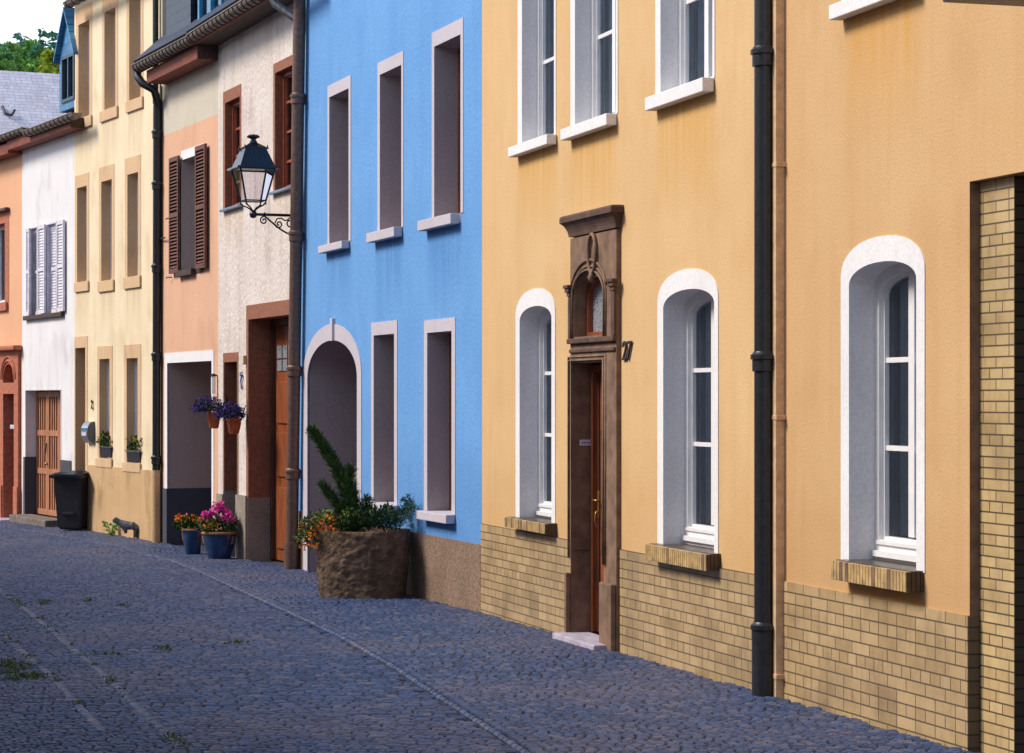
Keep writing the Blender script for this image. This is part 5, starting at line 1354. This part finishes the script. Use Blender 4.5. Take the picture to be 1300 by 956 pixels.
while y < 41:     # a row of longer edge stones
    L = .09+rs.random()*.05; x = edgeX(y+L/2); x2 = edgeX(y+L)
    ang = math.atan2(-(edgeX(y+L)-edgeX(y)), L); sett(Vk, Fk, x+.035, y+L/2+rs.gauss(0,.006), .042, L-.014, .006+rs.random()*.004, ang); y += L
mb = MB(); mb.mesh(Vr, Fr, 'sett'); o = mb.build('road', None); tag(o, kind='structure')
mb = MB(); mb.mesh(Vp, Fp, 'sett'); o = mb.build('pavement', None); tag(o, kind='structure')
M['kerbstone'] = simple('pale_edge_stones', (.105,.115,.17), .7, 0, .5, 9, .5)
# gutter channel rows at the left, with moss
def channel(pts):
    G = [groundpt(*p) for p in pts]; V, Fc = Vk, Fk; 
    for a, b_ in zip(G, G[1:]):
        L = (b_-a).length; n = max(1, int(L/.17)); ang = math.atan2(b_.y-a.y, b_.x-a.x)
        for k in range(n):
            c = a.lerp(b_, (k+.5)/n); sett(V, Fc, c.x, c.y, L/n-.012, .055, .014, ang+rs.gauss(0,.03))
CH = (((-60,715),(0,750),(60,797),(140,866),(230,950)), ((-60,762),(0,805),(60,855),(130,930)), )
for c in CH: channel(c)
mb = MB(); mb.mesh(Vk, Fk, 'sett'); o = mb.build('kerb', None); tag(o, kind='structure')
mb = MB()
MO = []
for c in CH:
    G = [groundpt(*p) for p in c]
    for a, b_ in zip(G, G[1:]):
        for k in range(int((b_-a).length*5)): rs.random() < .4 and MO.append((a.lerp(b_, rs.random()), .022, 16))
MO += [(groundpt(x+rs.gauss(0,4), y+rs.gauss(0,1.5)), .05, 46) for x, y in ((10,842),(18,848),(26,852),(34,860),(12,856),(40,863),(20,866),(5,850)) for _ in range(2)]
for (x0, x1, y) in ((110,160,833),(180,215,826),(280,330,818),(52,62,766),(40,60,770),(106,118,765),(150,160,772)):
    MO += [(groundpt(rs.uniform(x0,x1), y+rs.gauss(0,1.5)), .02, 12) for _ in range(4)]
for p, r_, n in MO:
    for _ in range(n):
        q = p+Vector((rs.gauss(0,r_), rs.gauss(0,r_*1.3), .014+rs.random()*.02)); q.z = gz(q.y)+.006+rs.random()*.014; leaf(mb, q, .018, 'moss', (0,0,.8), .7, rs)
o = mb.build('moss', None); tag(o, 'green moss growing in the joints of the stone setts', 'moss', kind='stuff')
# dry leaves lying on the setts
mb = MB()
# one fallen orange leaf near the doorway
g = groundpt(676, 813); g.z += .03; leaf(mb, (0,0,0), .05, 'petal_orange', (1,0,.2), .8, rs); leaf(mb, (0,0,.002), .035, 'terracotta', (-1,0,.2), .8, rs)
o = mb.build('fallen_leaf', None, loc=g); tag(o, 'small orange fallen leaf on the setts left of the sandstone doorway', 'leaf')

# ------------------------------------------------------------------ the other side of the street (out of view, added to shape light and pane reflections)
OP = [(-1.6,-4.5),(-3.9,4),(-6.4,12.2),(-9.0,20.4),(-12.6,28.6),(-17.0,36.2)]
for k, ((xa, ya), (xb, yb)) in enumerate(zip(OP, OP[1:])):
    v = Vector((xb-xa, yb-ya)); L = v.length; rt_ = empty('house', (xa, ya, 0), math.atan2(v.y, v.x))
    wm, lab = (('white','unseen white rendered house across the street, nearest the camera'), ('cream','unseen cream rendered house across the street with white windows'), ('white','unseen pale house across the street between two cream neighbours'), ('cream','unseen cream house across the street beyond the pale one'), ('peach','unseen peach house across the street at its far end'))[k]
    tag(rt_, lab, 'house'); H = (5.2,5.6,5.0,5.4,5.2)[k]; hs = []
    fr = type('Across', (), {})(); fr.root = rt_; fr.len = L
    gz0 = gz(ya)
    dx_ = L*.5
    for j in range(4):
        for z0, z1 in ((.9,2.3),(3.3,4.6)):
            c = L*(j+.5)/4
            if z0 < 1 and j == 2: continue
            op = rect(c-.45, c+.45, z0, z1); hs.append(op)
    c = L*2.5/4; hs.append(rect(c-.5, c+.5, -.8, 2.2))
    # local +y points away from the street here, so the front lies at y = 0
    mb = MB(); mb.region(rect(0, L, -.6, H), hs, 0, 0, wm, sides=False)
    mb.poly([(0,0,-.6),(0,7,-.6),(0,7,H),(0,0,H)], wm); mb.poly([(L,0,-.6),(L,7,-.6),(L,7,H),(L,0,H)], wm); mb.poly([(0,7,-.6),(L,7,-.6),(L,7,H),(0,7,H)], wm)
    mb.build('wall', rt_)
    for op in hs[:-1]:
        t0, t1, z0, z1 = op[0][0], op[1][0], op[0][1], op[2][1]
        mb = MB(); mb.region(rect(t0-.09,t1+.09,z0-.0,z1+.1), [op], -.01, .22, 'white_trim'); mb.box(t0-.14,t1+.14,-.07,.0,z0-.08,z0-.001,'white_trim'); w_ = mb.build('window', rt_)
        mb = MB(); mb.region(op, [rect(t0+.06,(t0+t1)/2-.03,z0+.06,z1-.06), rect((t0+t1)/2+.03,t1-.06,z0+.06,z1-.06)], .14, .19, 'frame'); mb.build('frame', w_)
        MB().region(op, [], .17, .17, 'glass', sides=False).build('pane', w_); MB().region(rect(t0-.1,t1+.1,z0-.1,z1+.1), [], .5, .5, 'dark', sides=False).build('interior', w_)
    mb = MB(); mb.region(rect(c-.6,c+.6,-.6,2.32), [hs[-1]], -.01, .25, 'tan_stone'); mb.box(c-.49,c+.49,.2,.25,-.5,2.19,'doordark'); mb.build('door', rt_)
    a = R(38); mb = MB(); mb.box(0, L, -.06, 0, 0, 4.6, 'slate_dark'); ob = mb.build('roof', rt_); ob.location = (0,-.3,H-.15); ob.rotation_euler = (-(math.pi/2-a),0,0)
    mb = MB(); mb.box(0, L, -.06, 0, 0, 4.6, 'slate_dark'); ob = mb.build('roof', rt_); ob.location = (L,7.2,H-.15); ob.rotation_euler = (-(math.pi/2-a),0,math.pi)

# ------------------------------------------------------------------ light, sky, camera
SUN_AZ = Vector((-.97, .0)).normalized(); EL = R(43)
w = bpy.data.worlds.new('World'); scene.world = w; w.use_nodes = True; nt = w.node_tree
bg = nt.nodes['Background']; sky = nt.nodes.new('ShaderNodeTexSky'); sky.sky_type = 'NISHITA'; sky.sun_disc = False
sky.sun_elevation = EL; sky.sun_rotation = math.atan2(SUN_AZ.x, SUN_AZ.y); sky.dust_density = 1.2; sky.air_density = 1.0
tc = nt.nodes.new('ShaderNodeTexCoord'); sp = nt.nodes.new('ShaderNodeSeparateXYZ'); nt.links.new(tc.outputs['Generated'], sp.inputs[0])
mr = nt.nodes.new('ShaderNodeMapRange'); nt.links.new(sp.outputs['Z'], mr.inputs['Value'])
mr.inputs['From Min'].default_value = .10; mr.inputs['From Max'].default_value = .42; mr.inputs['To Min'].default_value = 1; mr.inputs['To Max'].default_value = 0
nn = nt.nodes.new('ShaderNodeTexNoise'); nn.inputs['Scale'].default_value = 3; nn.inputs['Detail'].default_value = 5; nt.links.new(tc.outputs['Generated'], nn.inputs['Vector'])
mx = nt.nodes.new('ShaderNodeMix'); mx.data_type = 'RGBA'; nt.links.new(mr.outputs[0], mx.inputs[0]); nt.links.new(sky.outputs[0], mx.inputs[6]); mx.inputs[7].default_value = (8.6,9.1,9.8,1)
nt.links.new(mx.outputs[2], bg.inputs[0]); bg.inputs[1].default_value = .175
sd = bpy.data.lights.new('sun', 'SUN'); sd.energy = 4.0; sd.angle = R(20); sd.color = (1,.92,.80)
so = bpy.data.objects.new('sun', sd); C.objects.link(so)
dirv = Vector((SUN_AZ.x*math.cos(EL), SUN_AZ.y*math.cos(EL), math.sin(EL))); so.rotation_euler = dirv.to_track_quat('Z', 'Y').to_euler(); so.location = (-20, 10, 30)
cd = bpy.data.cameras.new('camera'); co = bpy.data.objects.new('camera', cd); C.objects.link(co)
cd.sensor_width = 36; cd.lens = F/1300*36; cd.shift_y = (HOR-478)/1300; cd.clip_end = 2000; cd.clip_start = .1
co.location = (0,0,EYE); co.rotation_euler = (R(90),0,0); scene.camera = co
scene.view_settings.view_transform = 'Standard'; scene.view_settings.look = 'None'; scene.view_settings.exposure = 0
scene.render.engine = 'CYCLES'
